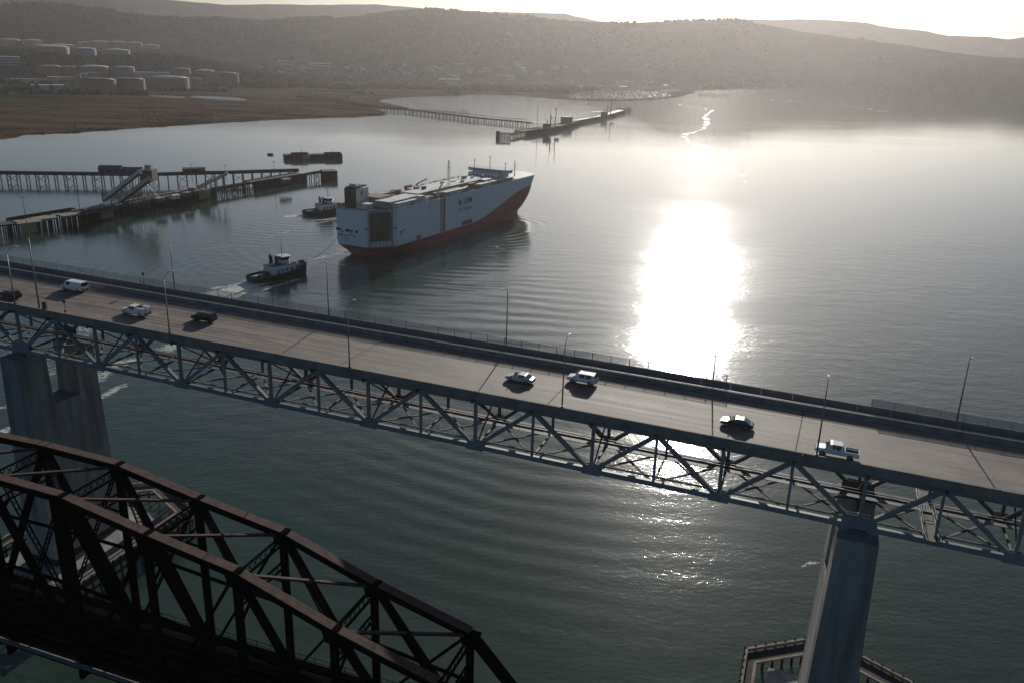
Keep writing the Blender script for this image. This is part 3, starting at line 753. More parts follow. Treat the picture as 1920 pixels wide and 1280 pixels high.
# ---------------------------------------------------------------- railway bridge
RV_N, RV_F, RZ = 70.5, 80.0, 28.6                          # truss planes, level of the lower chord
RP = 13.2
RU = [-33.2 - RP * k for k in range(11)]
RT = [42.9, 46.3, 50.6, 52.6, 54.9, 55.2, 54.9, 52.6, 50.6, 46.3, 42.9]
rb_ = thing('railway_bridge', 'rust-brown steel truss railway bridge with arched top chords, low in the foreground', 'bridge', BL(-99, 75.25, 0))
def rpart(name, mb, m): return mb.build(name, M[m], rb_, world=True)
for v in (RV_N, RV_F):
    tops = [BL(u, v, z) for u, z in zip(RU, RT)]
    bots = [BL(u, v, RZ) for u in RU]
    e0, e1 = BL(RU[0] + RP, v, RZ), BL(RU[-1] - RP, v, RZ)
    for a, b in zip(tops, tops[1:]):
        rpart('top_chord', MB().beam(a, b, 1.1, 1.0), 'rust_dark')
        up_ = BV.cross((b - a).normalized()); up_ = up_ if up_.z > 0 else -up_
        rpart('lit_cover_plate', MB().beam(a + up_ * .535, b + up_ * .535, 1.3, .06), 'rust')  # brown plate paints the sunlit upper face; chord sides stay near black
    for a in tops[1:-1]: rpart('chord_splice', MB().beam(a - BU * .9 + Vector((0, 0, .03)), a + BU * .9 + Vector((0, 0, .03)), 1.2, 1.04), 'rust_dark')
    rpart('end_post', MB().beam(e0, tops[0], 1.15, 1.0), 'rust_dark'); rpart('end_post', MB().beam(tops[-1], e1, 1.15, 1.0), 'rust_dark')
    for a, b in zip([e0] + bots, bots + [e1]): rpart('bottom_chord', MB().beam(a, b, .9, .9), 'rust_dark')
    for k, (a, b) in enumerate(zip(tops, bots)):
        rpart('post', MB().beam(a, b, .75, .8, BU), 'rust_dark')
        g = MB()
        for s in (-.62, .62):
            c = a + BV * s; g.loft([[c + BU * x + BV * d + Vector((0, 0, z)) for x, z in ((-1.3, .1), (1.3, .1), (.8, -1.5), (-.8, -1.5))] for d in (-.02, .02)])
        rpart('gusset', g, 'rust_dark')
    n = len(tops)
    for k in range(n - 1):
        # k counts from the right hand end post; panels are crossed by a heavy and a laced diagonal
        if k < n // 2:
            rpart('diagonal', MB().beam(tops[k + 1], bots[k], .7, .85, BV), 'rust_dark')
            rpart('laced_diagonal', MB().lattice(tops[k], bots[k + 1], .7, .13, .09, BV, 1.0), 'rust_dark')
        else:
            rpart('diagonal', MB().beam(tops[k], bots[k + 1], .7, .85, BV), 'rust_dark')
            rpart('laced_diagonal', MB().lattice(tops[k + 1], bots[k], .7, .13, .09, BV, 1.0), 'rust_dark')
        # half-height tie
        ma, mb_ = (tops[k] + bots[k]) / 2, (tops[k + 1] + bots[k + 1]) / 2
        rpart('mid_strut', MB().beam(ma, mb_, .35, .35), 'rust_dark')
ZV = Vector((0, 0, 1))
for k, (u, z) in enumerate(zip(RU, RT)):
    a, b = BL(u, RV_N, z - .9), BL(u, RV_F, z - .9)
    rpart('top_strut', MB().lattice(a, b, 1.3, .18, .1, ZV, 1.1), 'rust_dark')
    rpart('sway_frame', MB().lattice(a - ZV * 3.6, b - ZV * 3.6, 1.0, .16, .09, ZV, 1.0), 'rust_dark')
    rpart('knee_brace', MB().beam(a - ZV * 6.5, a + BV * 3 - ZV * 3.9, .3, .3), 'rust_dark'); rpart('knee_brace', MB().beam(b - ZV * 6.5, b - BV * 3 - ZV * 3.9, .3, .3), 'rust_dark')
    if k < len(RU) - 1:
        c, d = BL(RU[k + 1], RV_F, RT[k + 1] - .25), BL(RU[k + 1], RV_N, RT[k + 1] - .25)
        rpart('top_lateral', MB().lattice(a + ZV * .65, c, .6, .15, .09, BU.cross(ZV), .9), 'rust_dark')
        rpart('top_lateral', MB().beam(b + ZV * .7, d, .42, .3), 'rust')
        m_ = (a + c) / 2 + ZV * .4
        rpart('lateral_plate', MB().beam(m_ - BU * .9, m_ + BU * .9, 1.2, .06), 'rust_dark')
for u in [RU[0] + RP] + RU + [RU[-1] - RP]:
    rpart('floor_beam', MB().beam(BL(u, RV_N - 1.4, RZ - .3), BL(u, RV_F + 2.4, RZ - .3), .5, 1.3), 'rust_dark')
RA, RB_ = RU[-1] - RP, RU[0] + RP
for v in (72.3, 74, 76.5, 78.2): rpart('stringer', MB().beam(BL(RA, v, RZ - .1), BL(RB_, v, RZ - .1), .4, .9), 'rust_dark')
me = MB().beam(BV * -4.2, BV * 4.2, .26, .22).mesh('sleeper', M['tie'])
for k in range(int((RB_ - RA) / .55)): obj('sleeper', me, rb_, BL(RA + .4 + .55 * k, 75.25, RZ + .47), world=True)
rpart('ballast_deck', MB().beam(BL(RA, 75.25, RZ + .43), BL(RB_, 75.25, RZ + .43), 8.3, .24), 'ballast')
for v in (72.5, 73.95, 76.55, 78.0): rpart('rail', MB().beam(BL(RA, v, RZ + .68), BL(RB_, v, RZ + .68), .09, .18), 'rust_dark')
rpart('walkway', MB().beam(BL(RA, 81.5, RZ + .35), BL(RB_, 81.5, RZ + .35), 1.7, .12), 'ballast')
rpart('pipe', MB().cyl(BL(RA, 69.5, RZ + .9), BL(RB_, 69.5, RZ + .9), .3, .32, 8), 'steel_dark')
for v in (82.25,):
    for dz in (.75, 1.4): rpart('hand_rail', MB().beam(BL(RA, v, RZ + dz), BL(RB_, v, RZ + dz), .06, .06), 'rust_dark')
    me = MB().beam((0, 0, .4), (0, 0, 1.4), .07, .07).mesh('rail_post', M['rust_dark'])
    for k in range(int((RB_ - RA) / 2.4)): obj('rail_post', me, rb_, BL(RA + 1 + 2.4 * k, v, RZ), world=True)
rp_ = thing('rail_pier', 'squat concrete pier under the end of the rusty railway truss', 'pier', BL(RB_, 75.25, 0))
MB().loft([[BL(RB_ + a, 75.25 + b, z) for a, b in ((-s * .35, -s), (s * .35, -s), (s * .5, 0), (s * .35, s), (-s * .35, s), (-s * .5, 0))] for z, s in ((-3, 8.6), (RZ - 2.2, 7.6))]).build('shaft', M['pier_concrete'], rp_, world=True)
MB().loft([[BL(RB_ + a, 75.25 + b, z) for a, b in ((-3.4, -8.4), (3.4, -8.4), (3.4, 8.4), (-3.4, 8.4))] for z in (RZ - 2.2, RZ - 1.0)]).build('cap', M['pier_concrete'], rp_, world=True)

# ---------------------------------------------------------------- vehicles
def paint(name, c, rough=.3): return mat('car_paint_' + name, c, rough, var=.03, local=True, spec=.6)
def ring8(x, hw, z0, z1, c=.12):
    return [(x, -hw + c, z0), (x, hw - c, z0), (x, hw, z0 + c), (x, hw, z1 - c), (x, hw - c, z1), (x, -hw + c, z1), (x, -hw, z1 - c), (x, -hw, z0 + c)]
def cabin(t, secs, m, glass=True, side_x=None):
    """secs: (x, half width at belt, z belt, half width at roof, z roof)"""
    mb = MB(); mb.loft([[(x, -hb_, zb), (x, hb_, zb), (x2, hr, zr), (x2, -hr, zr)] for x, x2, hb_, zb, hr, zr in secs]); return mb
def vehicle(name, label, cat, u, v, kind, pm, flip=True):
    t = thing(name, label, cat, B(u, v, .012), 0, 'vehicles driving on the bridge')
    hd = -BU; t.rotation_euler = (0, -R(1.15), math.atan2(hd.y, hd.x))
    P = dict(sedan=dict(L=4.8, W=1.83, zb=.28, bh=.92, hood=(2.4, 1.0), cab=(1.25, .25, -1.15, -1.9), zr=1.42, wx=(1.45, -1.4), wr=.33),
             suv=dict(L=4.95, W=1.95, zb=.38, bh=1.1, hood=(2.47, 1.15), cab=(1.35, .7, -2.0, -2.4), zr=1.82, wx=(1.5, -1.45), wr=.39),
             van=dict(L=5.7, W=2.0, zb=.38, bh=1.2, hood=(2.85, 1.9), cab=(2.0, 1.35, -2.7, -2.82), zr=2.12, wx=(1.75, -1.7), wr=.37),
             pickup=dict(L=5.8, W=2.0, zb=.45, bh=1.15, hood=(2.9, 1.4), cab=(1.55, .95, -.75, -.95), zr=1.9, wx=(1.9, -1.75), wr=.4),
             hatch=dict(L=4.6, W=1.85, zb=.3, bh=1.0, hood=(2.3, 1.05), cab=(1.3, .45, -1.6, -2.15), zr=1.6, wx=(1.4, -1.35), wr=.35))[kind]
    L2, hw, zb, bh, zr = P['L'] / 2, P['W'] / 2, P['zb'], P['bh'], P['zr']
    a, b, c, d = P['cab']
    if kind in ('pickup',):
        secs = [ring8(L2 * .98, hw * .86, zb + .1, bh - .28), ring8(L2 * .9, hw * .97, zb, bh - .08), ring8(a, hw, zb, bh), ring8(d - .05, hw, zb, bh)]
        MB().loft(secs).build('body', pm, t)
        bed = MB(); x0, x1 = -L2, d - .07
        bed.box(x0, x1, -hw, hw, zb + .05, zb + .3)
        for s in (-1, 1): bed.box(x0, x1, min(s * hw, s * (hw - .1)), max(s * hw, s * (hw - .1)), zb + .302, bh + .06)
        bed.box(x0, x0 + .08, -hw + .102, hw - .102, zb + .302, bh + .04).box(x1 - .08, x1, -hw + .102, hw - .102, zb + .302, bh + .04)
        bed.build('cargo_bed', pm, t)
        MB().box(x0 + .082, x1 - .082, -hw + .104, hw - .104, zb + .303, zb + .33).build('bed_liner', M['black'], t)
    else:
        secs = [ring8(L2, hw * .8, zb + .12, bh - .3), ring8(L2 * .93, hw * .96, zb + .02, bh - .14), ring8(a, hw, zb, bh), ring8(d + .1, hw, zb, bh), ring8(-L2 * .97, hw * .97, zb + .02, bh - (.06 if kind != 'sedan' else .1)), ring8(-L2, hw * .86, zb + .14, bh - .22)]
        MB().loft(secs).build('body', pm, t)
    hr = hw * (.80 if kind != 'van' else .88)
    roof = MB().loft([[(a, -hw * .93, bh - .03), (a, hw * .93, bh - .03), (b, hr, zr - .04), (b, -hr, zr - .04)], [(b - .25, -hw * .96, bh - .03), (b - .25, hw * .96, bh - .03), (b - .25, hr, zr), (b - .25, -hr, zr)],
                      [(c + .2, -hw * .96, bh - .03), (c + .2, hw * .96, bh - .03), (c + .2, hr, zr), (c + .2, -hr, zr)], [(d, -hw * .92, bh - .03), (d, hw * .92, bh - .03), (c, hr, zr - .05), (c, -hr, zr - .05)]])
    cab = roof.build('cabin', pm, t)
    def lerp(p, q, f): return tuple(p[i] + (q[i] - p[i]) * f for i in range(3))
    def pane(nm, p00, p10, p11, p01, off, m=M['glass']):
        P4 = [Vector(lerp(lerp(p00, p10, x), lerp(p01, p11, x), y)) for x, y in ((.05, .12), (.95, .12), (.95, .88), (.05, .88))]
        o = Vector(off); MB().loft([[p + o * .002 for p in P4], [p + o * .018 for p in P4]]).build(nm, m, cab)
    nx = Vector((1, 0, .8)).normalized()
    pane('windscreen', (a, -hw * .93, bh), (a, hw * .93, bh), (b, hr, zr - .04), (b, -hr, zr - .04), nx)
    pane('rear_window', (d, hw * .92, bh), (d, -hw * .92, bh), (c, -hr, zr - .05), (c, hr, zr - .05), Vector((-1, 0, .3)).normalized())
    for s in (-1, 1):
        cuts = [b - .28, (b + c) / 2, c + .25] if kind != 'van' else [b - .2, b - 1.15]
        if kind == 'pickup': cuts = [b - .28, (b + c) / 2 + .1, c + .2]
        for x0, x1 in zip(cuts, cuts[1:]):
            pane('side_window', (x0, s * hw * .96, bh), (x1 + .06, s * hw * .96, bh), (x1 + .06, s * hr, zr), (x0, s * hr, zr), (0, s, .2))
        MB().box(a - .15, a + .05, min(s * hw, s * (hw + .2)), max(s * hw, s * (hw + .2)), bh, bh + .2).build('mirror', M['black'], t)
        MB().box(L2 * .95, L2 * .965 + .03, *sorted((s * hw * .5, s * hw * .84)), bh - .36, bh - .2).build('headlight', M['headlight'], t)
        MB().box(-L2 - .015, -L2 * .985, *sorted((s * hw * .62, s * hw * .85)), bh - .42, bh - .18).build('tail_light', M['taillight'], t)
        for wx in P['wx']:
            w = MB().cyl((wx, s * (hw - .24), P['wr']), (wx, s * (hw + .012), P['wr']), P['wr'], P['wr'], 16).build('wheel', M['tyre'], t)
            MB().cyl((wx, s * (hw + .014), P['wr']), (wx, s * (hw + .03), P['wr']), P['wr'] * .6, P['wr'] * .5, 12).build('rim', M['rim'], w)
    MB().box(L2 * .9, L2 + .05, -hw * .78, hw * .78, zb + .12, zb + .3).build('bumper', M['black'] if kind in ('van', 'suv', 'pickup') else pm, t)
    MB().box(-L2 - .06, -L2 * .95, -hw * .8, hw * .8, zb + .12, zb + .3).build('bumper', M['black'], t)
    if kind == 'suv':
        for s in (-1, 1): MB().beam((b - .5, s * hr * .88, zr + .06), (c + .3, s * hr * .88, zr + .06), .05, .06).build('roof_rail', M['black'], t)
    if name == 'utility_truck':
        for s in (-1, 1): MB().box(-L2 + .05, d - .2, *sorted((s * (hw - .35), s * (hw + .1))), bh - .25, bh + .62).build('tool_bin', pm, t)
        MB().box(-L2 - .35, -L2 - .07, -hw * .8, hw * .8, zb + .1, zb + .2).build('tow_step', M['black'], t)
        MB().beam((d - .1, -hw * .8, zr + .12), (d - .1, hw * .8, zr + .12), .08, .08).build('ladder_rack', M['steel_dark'], t)
    return t
W_ = paint('white', (.74, .75, .75)); K_ = paint('black', (.012, .012, .014)); D_ = paint('charcoal', (.022, .02, .022)); S_ = paint('silver', (.5, .51, .52)); G_ = paint('dark_green', (.03, .055, .055))
vehicle('sedan_car', 'black car partly cut off by the picture edge, next to the tall mast', 'car', -149.6, 118.6, 'hatch', K_)
vehicle('cargo_van', 'white panel van with dark rear windows in the far lane', 'van', -143.2, 128.4, 'van', W_)
vehicle('utility_truck', 'white utility truck with tool bins along both sides of its bed', 'truck', -120.9, 121.6, 'pickup', W_)
vehicle('suv_car', 'dark charcoal car following the white utility truck', 'car', -107.4, 124.6, 'suv', D_)
vehicle('sedan_car', 'silver sedan ahead of the white sport utility car', 'car', -42.9, 123.3, 'sedan', S_)
vehicle('suv_car', 'white sport utility car with roof rails behind the silver sedan', 'car', -33.4, 127.4, 'suv', W_)
vehicle('sedan_car', 'dark green sedan driving alone between the silver car and pickup', 'car', -7.6, 121.1, 'sedan', G_)
vehicle('pickup_truck', 'white pickup truck with open black cargo bed', 'pickup', 6.5, 117.2, 'pickup', W_)

# ---------------------------------------------------------------- car carrier
SHIP_LOC = Vector((-86.9, 464.9, 2.4))
SHIP_RZ = math.atan2(.8905, .455)
ship = thing('cargo_ship', 'huge slab-sided car carrier, blue-grey above a red bottom, steaming away', 'ship', SHIP_LOC, SHIP_RZ)
ship.scale = (.978, .978, .978)
def sp(name, mb, m, parent=None, smooth=False): return mb.build(name, M[m] if isinstance(m, str) else m, parent or ship, smooth)
DK = 24.3
def stem(z): return 190 + 13 * min(1, max(z, 0) / 11.0) ** .8
def hull_y(x, z, side):
    """half breadth; side -1 starboard, +1 port"""
    hb_ = 17.0
    f = min(max(z / DK, 0), 1)
    xp = 138 + 50 * f ** .5; xs = stem(z)
    if x > xp: hb_ *= max(0, 1 - ((x - xp) / (xs - xp)) ** 2.2) ** .62 if x < xs else 0
    if x < 14: hb_ = min(hb_, 17.0 - (14 - x) * (.80 if side < 0 else .10))       # cut-away quarter that carries the ramp
    if z < 3.4 and x < 40: hb_ *= 1 - .30 * (1 - max(z, -2) / 3.4) ** 1.3 * (1 - x / 40)     # counter drawn in under the stern
    return hb_
def zb_(x): return 2.9 + 14.8 * float(ss(x, 100, 186)) ** .9
XS = [0, 3, 7, 11, 14, 20, 30, 45, 60, 75, 90, 100, 108, 116, 124, 132, 140, 148, 156, 164, 170, 176, 181, 186, 190, 193, 196, 198.5, 200.5, 202, 203]
def hull_part(zlo, zhi, nz):
    mb = MB()
    for side in (-1, 1):
        rows = []
        for x in XS:
            r = []
            for k in range(nz + 1):
                z = zlo(x) + (zhi(x) - zlo(x)) * k / nz
                f = min(max(z / DK, 0), 1); xx = min(x, stem(z))
                if x == 0: xx = 2.2 * max(0, 1 - max(z, 0) / 3.4) if z < 3.4 else 0
                r.append((xx, side * hull_y(xx, z, side), z))
            rows.append(r)
        mb.loft(rows, cap=False, close=False)
    # transom
    zz = [zlo(0) + (zhi(0) - zlo(0)) * k / nz for k in range(nz + 1)]
    xo = [2.2 * max(0, 1 - max(z, 0) / 3.4) if z < 3.4 else 0 for z in zz]
    mb.loft([[(xo[k], -hull_y(xo[k], zz[k], -1), zz[k]), (xo[k], hull_y(xo[k], zz[k], 1), zz[k])] for k in range(nz + 1)], cap=False, close=False)
    return mb
sp('hull', hull_part(zb_, lambda x: DK, 6), 'hull_blue')
sp('hull_bottom', hull_part(lambda x: -5.5, zb_, 8), 'hull_red')
dk = [(x, -hull_y(min(x, 203), DK, -1)) for x in XS] ; dp = [(x, hull_y(min(x, 203), DK, 1)) for x in reversed(XS)]
sp('main_deck', MB().prism([(x, y * .985) for x, y in dk + dp], DK - .9, DK - .15), 'deck_dark')
# bulwark capping rail
for side in (-1, 1):
    pts = [Vector((x, side * (hull_y(x, DK, side) - .15), DK + .04)) for x in XS]
    mb = MB()
    for a, b in zip(pts, pts[1:]): mb.beam(a, b, .35, .22)
    sp('gunwale', mb, 'hull_blue')
# foredeck
fd = [(x, -hull_y(x, DK, -1) * .96) for x in XS if x >= 164] + [(x, hull_y(x, DK, 1) * .96) for x in reversed(XS) if x >= 164]
sp('foredeck', MB().prism(fd, DK - .12, DK + .35), 'roof_white')
# stern ramp folded against the starboard quarter
def q(s, z, o=0.0):      # along the cut-away quarter, o outward
    a, b = Vector((0, -(17 - 14 * .80))), Vector((14, -17)); d = (b - a); L = d.length; d.normalize(); nrm = Vector((d.y, -d.x))
    p = a + d * s + nrm * o; return Vector((p.x, p.y, z))
QL = 17.9
def qbox(s0, s1, z0, z1, o0, o1):
    return MB().loft([[q(s0, z0, o), q(s1, z0, o), q(s1, z1, o), q(s0, z1, o)] for o in (o0, o1)])
ramp = sp('stern_ramp', qbox(1.6, 13.6, 6.4, 22.6, -.3, .8), 'ramp')
for s in (4.0, 6.5, 9.0, 11.3): sp('ramp_rib', qbox(s, s + .35, 6.8, 22.2, .81, 1.05), 'ramp', ramp)
sp('ramp_flap', qbox(2.2, 13.0, 22.7, 24.6, -.3, .5), 'steel_light', ramp)
for s in (.7, 14.2):
    sp('ramp_post', qbox(s, s + .7, 2.9, 27.6, -.2, 1.3), 'steel_light')
    sp('post_platform', qbox(s - 2.2 if s < 2 else s + .75, s - .02 if s < 2 else s + 3.2, 13.7, 14.0, .02, 1.2), 'steel_dark')
for k in range(5): sp('ramp_fender', qbox(2.6 + 2.2 * k, 3.0 + 2.2 * k, 3.1, 6.2, .02, .3), 'steel_light')
# aft mooring deck openings and small shell doors
def sbox(x0, x1, z0, z1, m, name, d=.06):
    sp(name, MB().box(x0, x1, -17 - d, -16.9, z0, z1), m)
def tbox(y0, y1, z0, z1, m, name, d=.06):
    sp(name, MB().box(-d, .1, y0, y1, z0, z1), m)
for (a, b, z0, z1) in ((12.6, 16.2, 10.9, 12.4), (6.0, 9.4, 10.7, 12.2), (4.3, 5.3, 10.4, 12.2), (.6, 2.4, 10.6, 12.2), (10.6, 12.2, 10.1, 10.5), (4.6, 5.4, 9.5, 10.1)): tbox(a, b, z0, z1, 'black', 'mooring_port')
sbox(16.5, 18.0, 9.6, 11.3, 'black', 'mooring_port'); sbox(20.6, 21.4, 10.4, 11.8, 'black', 'mooring_port'); sbox(15.4, 17.6, 8.4, 8.8, 'black', 'mooring_port')
sbox(33.6, 37.8, 3.3, 5.4, 'deck_dark', 'pilot_door'); sbox(85.6, 99.2, 3.3, 3.6, 'steel_dark', 'shell_door_frame'); sbox(85.6, 99.2, 5.6, 6.0, 'steel_dark', 'shell_door_frame'); sbox(86, 98.8, 3.7, 5.5, 'deck_dark', 'shell_door')
sbox(59.6, 64.0, 3.2, 24.0, 'grey_box', 'side_door', .09); sbox(64.1, 65.3, 3.2, 24.2, 'ramp', 'side_door_post', .16)
# lettering and emblem painted on the side and the transom
def text(s, size, m, loc, rot, name):
    cu = bpy.data.curves.new(name, 'FONT'); cu.body = s; cu.size = size; cu.extrude = .02; cu.offset = size * .006; cu.resolution_u = 2
    if 'wide' in name: cu.space_character = 1.0
    o = bpy.data.objects.new(name, cu)
    me = bpy.data.meshes.new_from_object(o); bpy.data.objects.remove(o)
    me.materials.clear(); me.materials.append(M[m])
    return obj(name, me, ship, loc, rot)
SR = (R(90), 0, 0)
_t = text('SIEM', 5.8, 'navy', (87.3, -17.06, 16.9), SR, 'hull_lettering'); _t.scale = (.98, 1, 1)
_t = text('Car Carriers', 3.5, 'letter_grey', (81.0, -17.06, 12.9), SR, 'hull_lettering')
em = MB(); em.loft([[(81 + x, -17.07 - d, 16.4 + z) for x, z in ((0, 4.9), (1.0, 4.4), (1.6, 2.2), (1.3, 0), (.8, 0), (.9, 2.1))] for d in (0, .02)]); sp('emblem', em, 'navy')
for k, (x0, w) in enumerate(((1.9, .6), (2.8, .6), (3.7, .6))):
    em = MB(); em.loft([[(81 + x, -17.07 - d, 16.4 + z) for x, z in ((x0, .6), (x0 + w, .7), (x0 + w + .3, 2.2), (x0 + w - .2, 3.9 - k * .3), (x0 - .3, 4.1 - k * .3), (x0 + .2, 2.2))] for d in (0, .02)]); sp('emblem', em, 'emblem_red')
TR_ = (R(90), 0, R(-90))
text('SIEM ARISTOTLE', 1.75, 'letter_grey', (-.08, 14.6, 7.9), TR_, 'stern_lettering')
text('NASSAU', 1.3, 'letter_grey', (-.08, 11.4, 6.2), TR_, 'stern_lettering')
text('IMO', .8, 'letter_grey', (-.08, 9.8, 5.0), TR_, 'stern_lettering')
# deck houses, vents and gear
def db(name, x0, x1, y0, y1, h, m, z=DK - .15, roof=None):
    o = sp(name, MB().box(x0, x1, y0, y1, z, z + h), m)
    if roof: sp('roof', MB().box(x0 - .15, x1 + .15, y0 - .15, y1 + .15, z + h, z + h + .2), roof, o)
    return o
db('funnel_casing', 5.5, 17.5, 5.6, 10.6, 10.2, 'white'); 
fn = db('funnel', 2.2, 5.4, 5.2, 11.0, 10.9, 'ramp'); sp('funnel_top', MB().box(3.2, 15.5, 5.4, 10.8, DK + 10.75, DK + 11.6), 'black', fn)
for y in (6.6, 8.1, 9.6): sp('exhaust', MB().cyl((6, y, DK + 11.6), (6, y, DK + 13), .5, .45, 8), 'black', fn)
em = MB(); em.loft([[(9 + x, 5.55 - d, DK + 5.2 + z) for x, z in ((0, 3.2), (1.2, 2.2), (1.4, 0), (3.6, 3.0), (2.2, 3.4), (1.4, 1.8))] for d in (0, .02)]); sp('emblem', em, 'navy', fn)
db('engine_casing', 17.6, 30, -2, 10.5, 4.4, 'grey_box', roof='deck_dark')
db('deck_house', 13, 32, -12.6, -2.2, 3.6, 'grey_box', roof='roof_white')
db('deck_house', 32.4, 46, -11.5, -1.2, 3.4, 'grey_box', roof='roof_white')
db('deck_house', 46.4, 60, -9.5, 2.0, 3.9, 'brown_box', roof='roof_white')
db('accommodation_block', 60.4, 126, -8.4, 8.0, 3.7, 'grey_box', roof='roof_white')
db('deck_house', 126.3, 140, -11.5, 9.5, 3.2, 'grey_box', roof='roof_white')
wh = db('wheelhouse', 142, 160, -11.5, 11.5, 5.2, 'white', roof='roof_white')
W8 = [(149, -12), (151, -16.6), (156, -16.6), (160, -9), (161, 0), (160, 9), (156, 16.6), (151, 16.6), (149, 12)]
sp('bridge_wing', MB().loft([[(x, y, DK + 5.42) for x, y in W8], [(x, y, DK + 7.4) for x, y in W8]]), 'white')
for k in range(11): sp('bridge_window', MB().box(148.88, 148.98, -11.6 + 2.15 * k, -10.1 + 2.15 * k, DK + 6.1, DK + 7.0), 'glass')
for k in range(6): sp('window', MB().box(141.85, 141.98, -8.6 + 3.0 * k, -7.4 + 3.0 * k, DK + 3.2, DK + 4.3), 'glass')
for k in range(4): sp('window', MB().box(144 + 3.4 * k, 145.4 + 3.4 * k, -11.62, -11.52, DK + 3.0, DK + 4.1), 'glass')
sp('wheelhouse_roof', MB().loft([[(x * .99 + 1.5, y * 1.02, DK + z) for x, y in W8] for z in (7.42, 7.65)]), 'steel_light')
for x, y, h in ((152, -13, 5.5), (153, 0, 9), (152, 12, 6)): sp('radar_mast', MB().cyl((x, y, DK + 7.6), (x, y, DK + 7.6 + h), .25, .15, 6).beam((x, y - 1.2, DK + 6.6 + h), (x, y + 1.2, DK + 6.6 + h), .25, .25), 'steel_light')
sp('foremast', MB().cyl((176, -8, DK), (176, -8, DK + 12), .45, .25, 8).beam((176, -9.5, DK + 8), (176, -6.5, DK + 8), .3, .3), 'steel_light')
def lattice_mast(x, y, z, h, w, m, name):
    mb = MB()
    cs = [(x + a * w, y + b * w) for a, b in ((-1, -1), (1, -1), (1, 1), (-1, 1))]
    for cx, cy in cs: mb.beam((cx, cy, z), (x + (cx - x) * .4, y + (cy - y) * .4, z + h), .14, .14)
    n = int(h / (2.2 * w))
    for k in range(n):
        f0, f1 = 1 - .6 * k / n, 1 - .6 * (k + 1) / n
        for i in range(4):
            a, b = cs[i], cs[(i + 1) % 4]
            mb.beam((x + (a[0] - x) * f0, y + (a[1] - y) * f0, z + h * k / n), (x + (b[0] - x) * f1, y + (b[1] - y) * f1, z + h * (k + 1) / n), .08, .08)
    return sp(name, mb, m)
lattice_mast(88, -8.6 + 3, DK + 3.7, 16, .8, 'steel_light', 'signal_mast')
sp('mast_yard', MB().beam((88, -7.8, DK + 15), (88, -3.4, DK + 15), .2, .2), 'steel_light')
# boxes and vents along both rails
random.seed(3)
for (xa, xb, n, h, m) in ((15.5, 37, 5, 2.5, 'conveyor_white'), (38.5, 44, 1, 3.6, 'conveyor_white'), (47, 53, 2, 2.2, 'cream'), (68, 97, 9, 2.4, 'roof_white'), (110, 126, 5, 2.4, 'roof_white'), (128, 158, 11, 2.3, 'grey_box')):
    w = (xb - xa) / n
    for k in range(n):
        o = db('vent_housing', xa + k * w + .3, xa + (k + 1) * w - .3, -16.3, -13.4, h * random.uniform(.9, 1.1), m if random.random() < .8 else 'grey_box'); sp('cap', MB().box(xa + k * w + .2, xa + (k + 1) * w - .2, -16.5, -13.2, DK + h * 1.1 - .15, DK + h * 1.1 + .05), 'roof_white', o)
for (xa, xb, n, h, m) in ((1, 4, 1, 2.2, 'brown_box'), (20, 34, 3, 3.8, 'brown_box'), (36, 60, 4, 3.0, 'brown_box'), (70, 92, 5, 2.6, 'grey_box'), (98, 138, 10, 2.8, 'brown_box')):
    w = (xb - xa) / n
    for k in range(n): db('vent_housing', xa + k * w + .15, xa + (k + 1) * w - .15, 12.0, 15.6, h * random.uniform(.85, 1.15), m)
db('locker', 6, 11, -3, 2, 2.4, 'cream', roof='roof_white'); db('locker', 14.4, 19, -14.8, -12.8, 2.2, 'cream')
sp('winch_bulwark', MB().loft([[(x, y, DK - .1), (x, y + .3, DK - .1), (x, y + .3, DK + h), (x, y, DK + h)] for x, y, h in ((1.5, 2.0, 1.0), (2.5, -1.5, 2.6), (4.0, -4.5, 2.8))]), 'cream')
random.seed(12)
for k in range(46):
    x, y = random.uniform(34, 138), random.choice([random.uniform(-12.5, -9.2), random.uniform(8.4, 11.5), random.uniform(-7.5, 7)])
    base = DK if abs(y) > 8.1 else DK + 3.75
    if abs(y) <= 8.1 and x < 62: continue
    w, l, h = random.uniform(.5, 1.3), random.uniform(.6, 2.2), random.uniform(.6, 1.9)
    sp('roof_vent', MB().box(x - l, x + l, y - w, y + w, base, base + h), random.choice(['grey_box', 'brown_box', 'roof_white', 'cream', 'steel_dark']))
for y0 in (-8.3, 7.9):
    sp('hand_rail', MB().beam((60.5, y0, DK + 4.9), (126, y0, DK + 4.9), .1, .1), 'white')
    me = MB().beam((0, 0, 0), (0, 0, 1.1), .09, .09).mesh('rail_post', M['white'])
    for k in range(27): obj('rail_post', me, ship, (60.6 + 2.5 * k, y0, DK + 3.8))
db('accommodation_side', 62, 92, -12.6, -9.6, 2.6, 'brown_box'); db('accommodation_side', 100, 124, -12.4, -9.4, 2.2, 'grey_box')
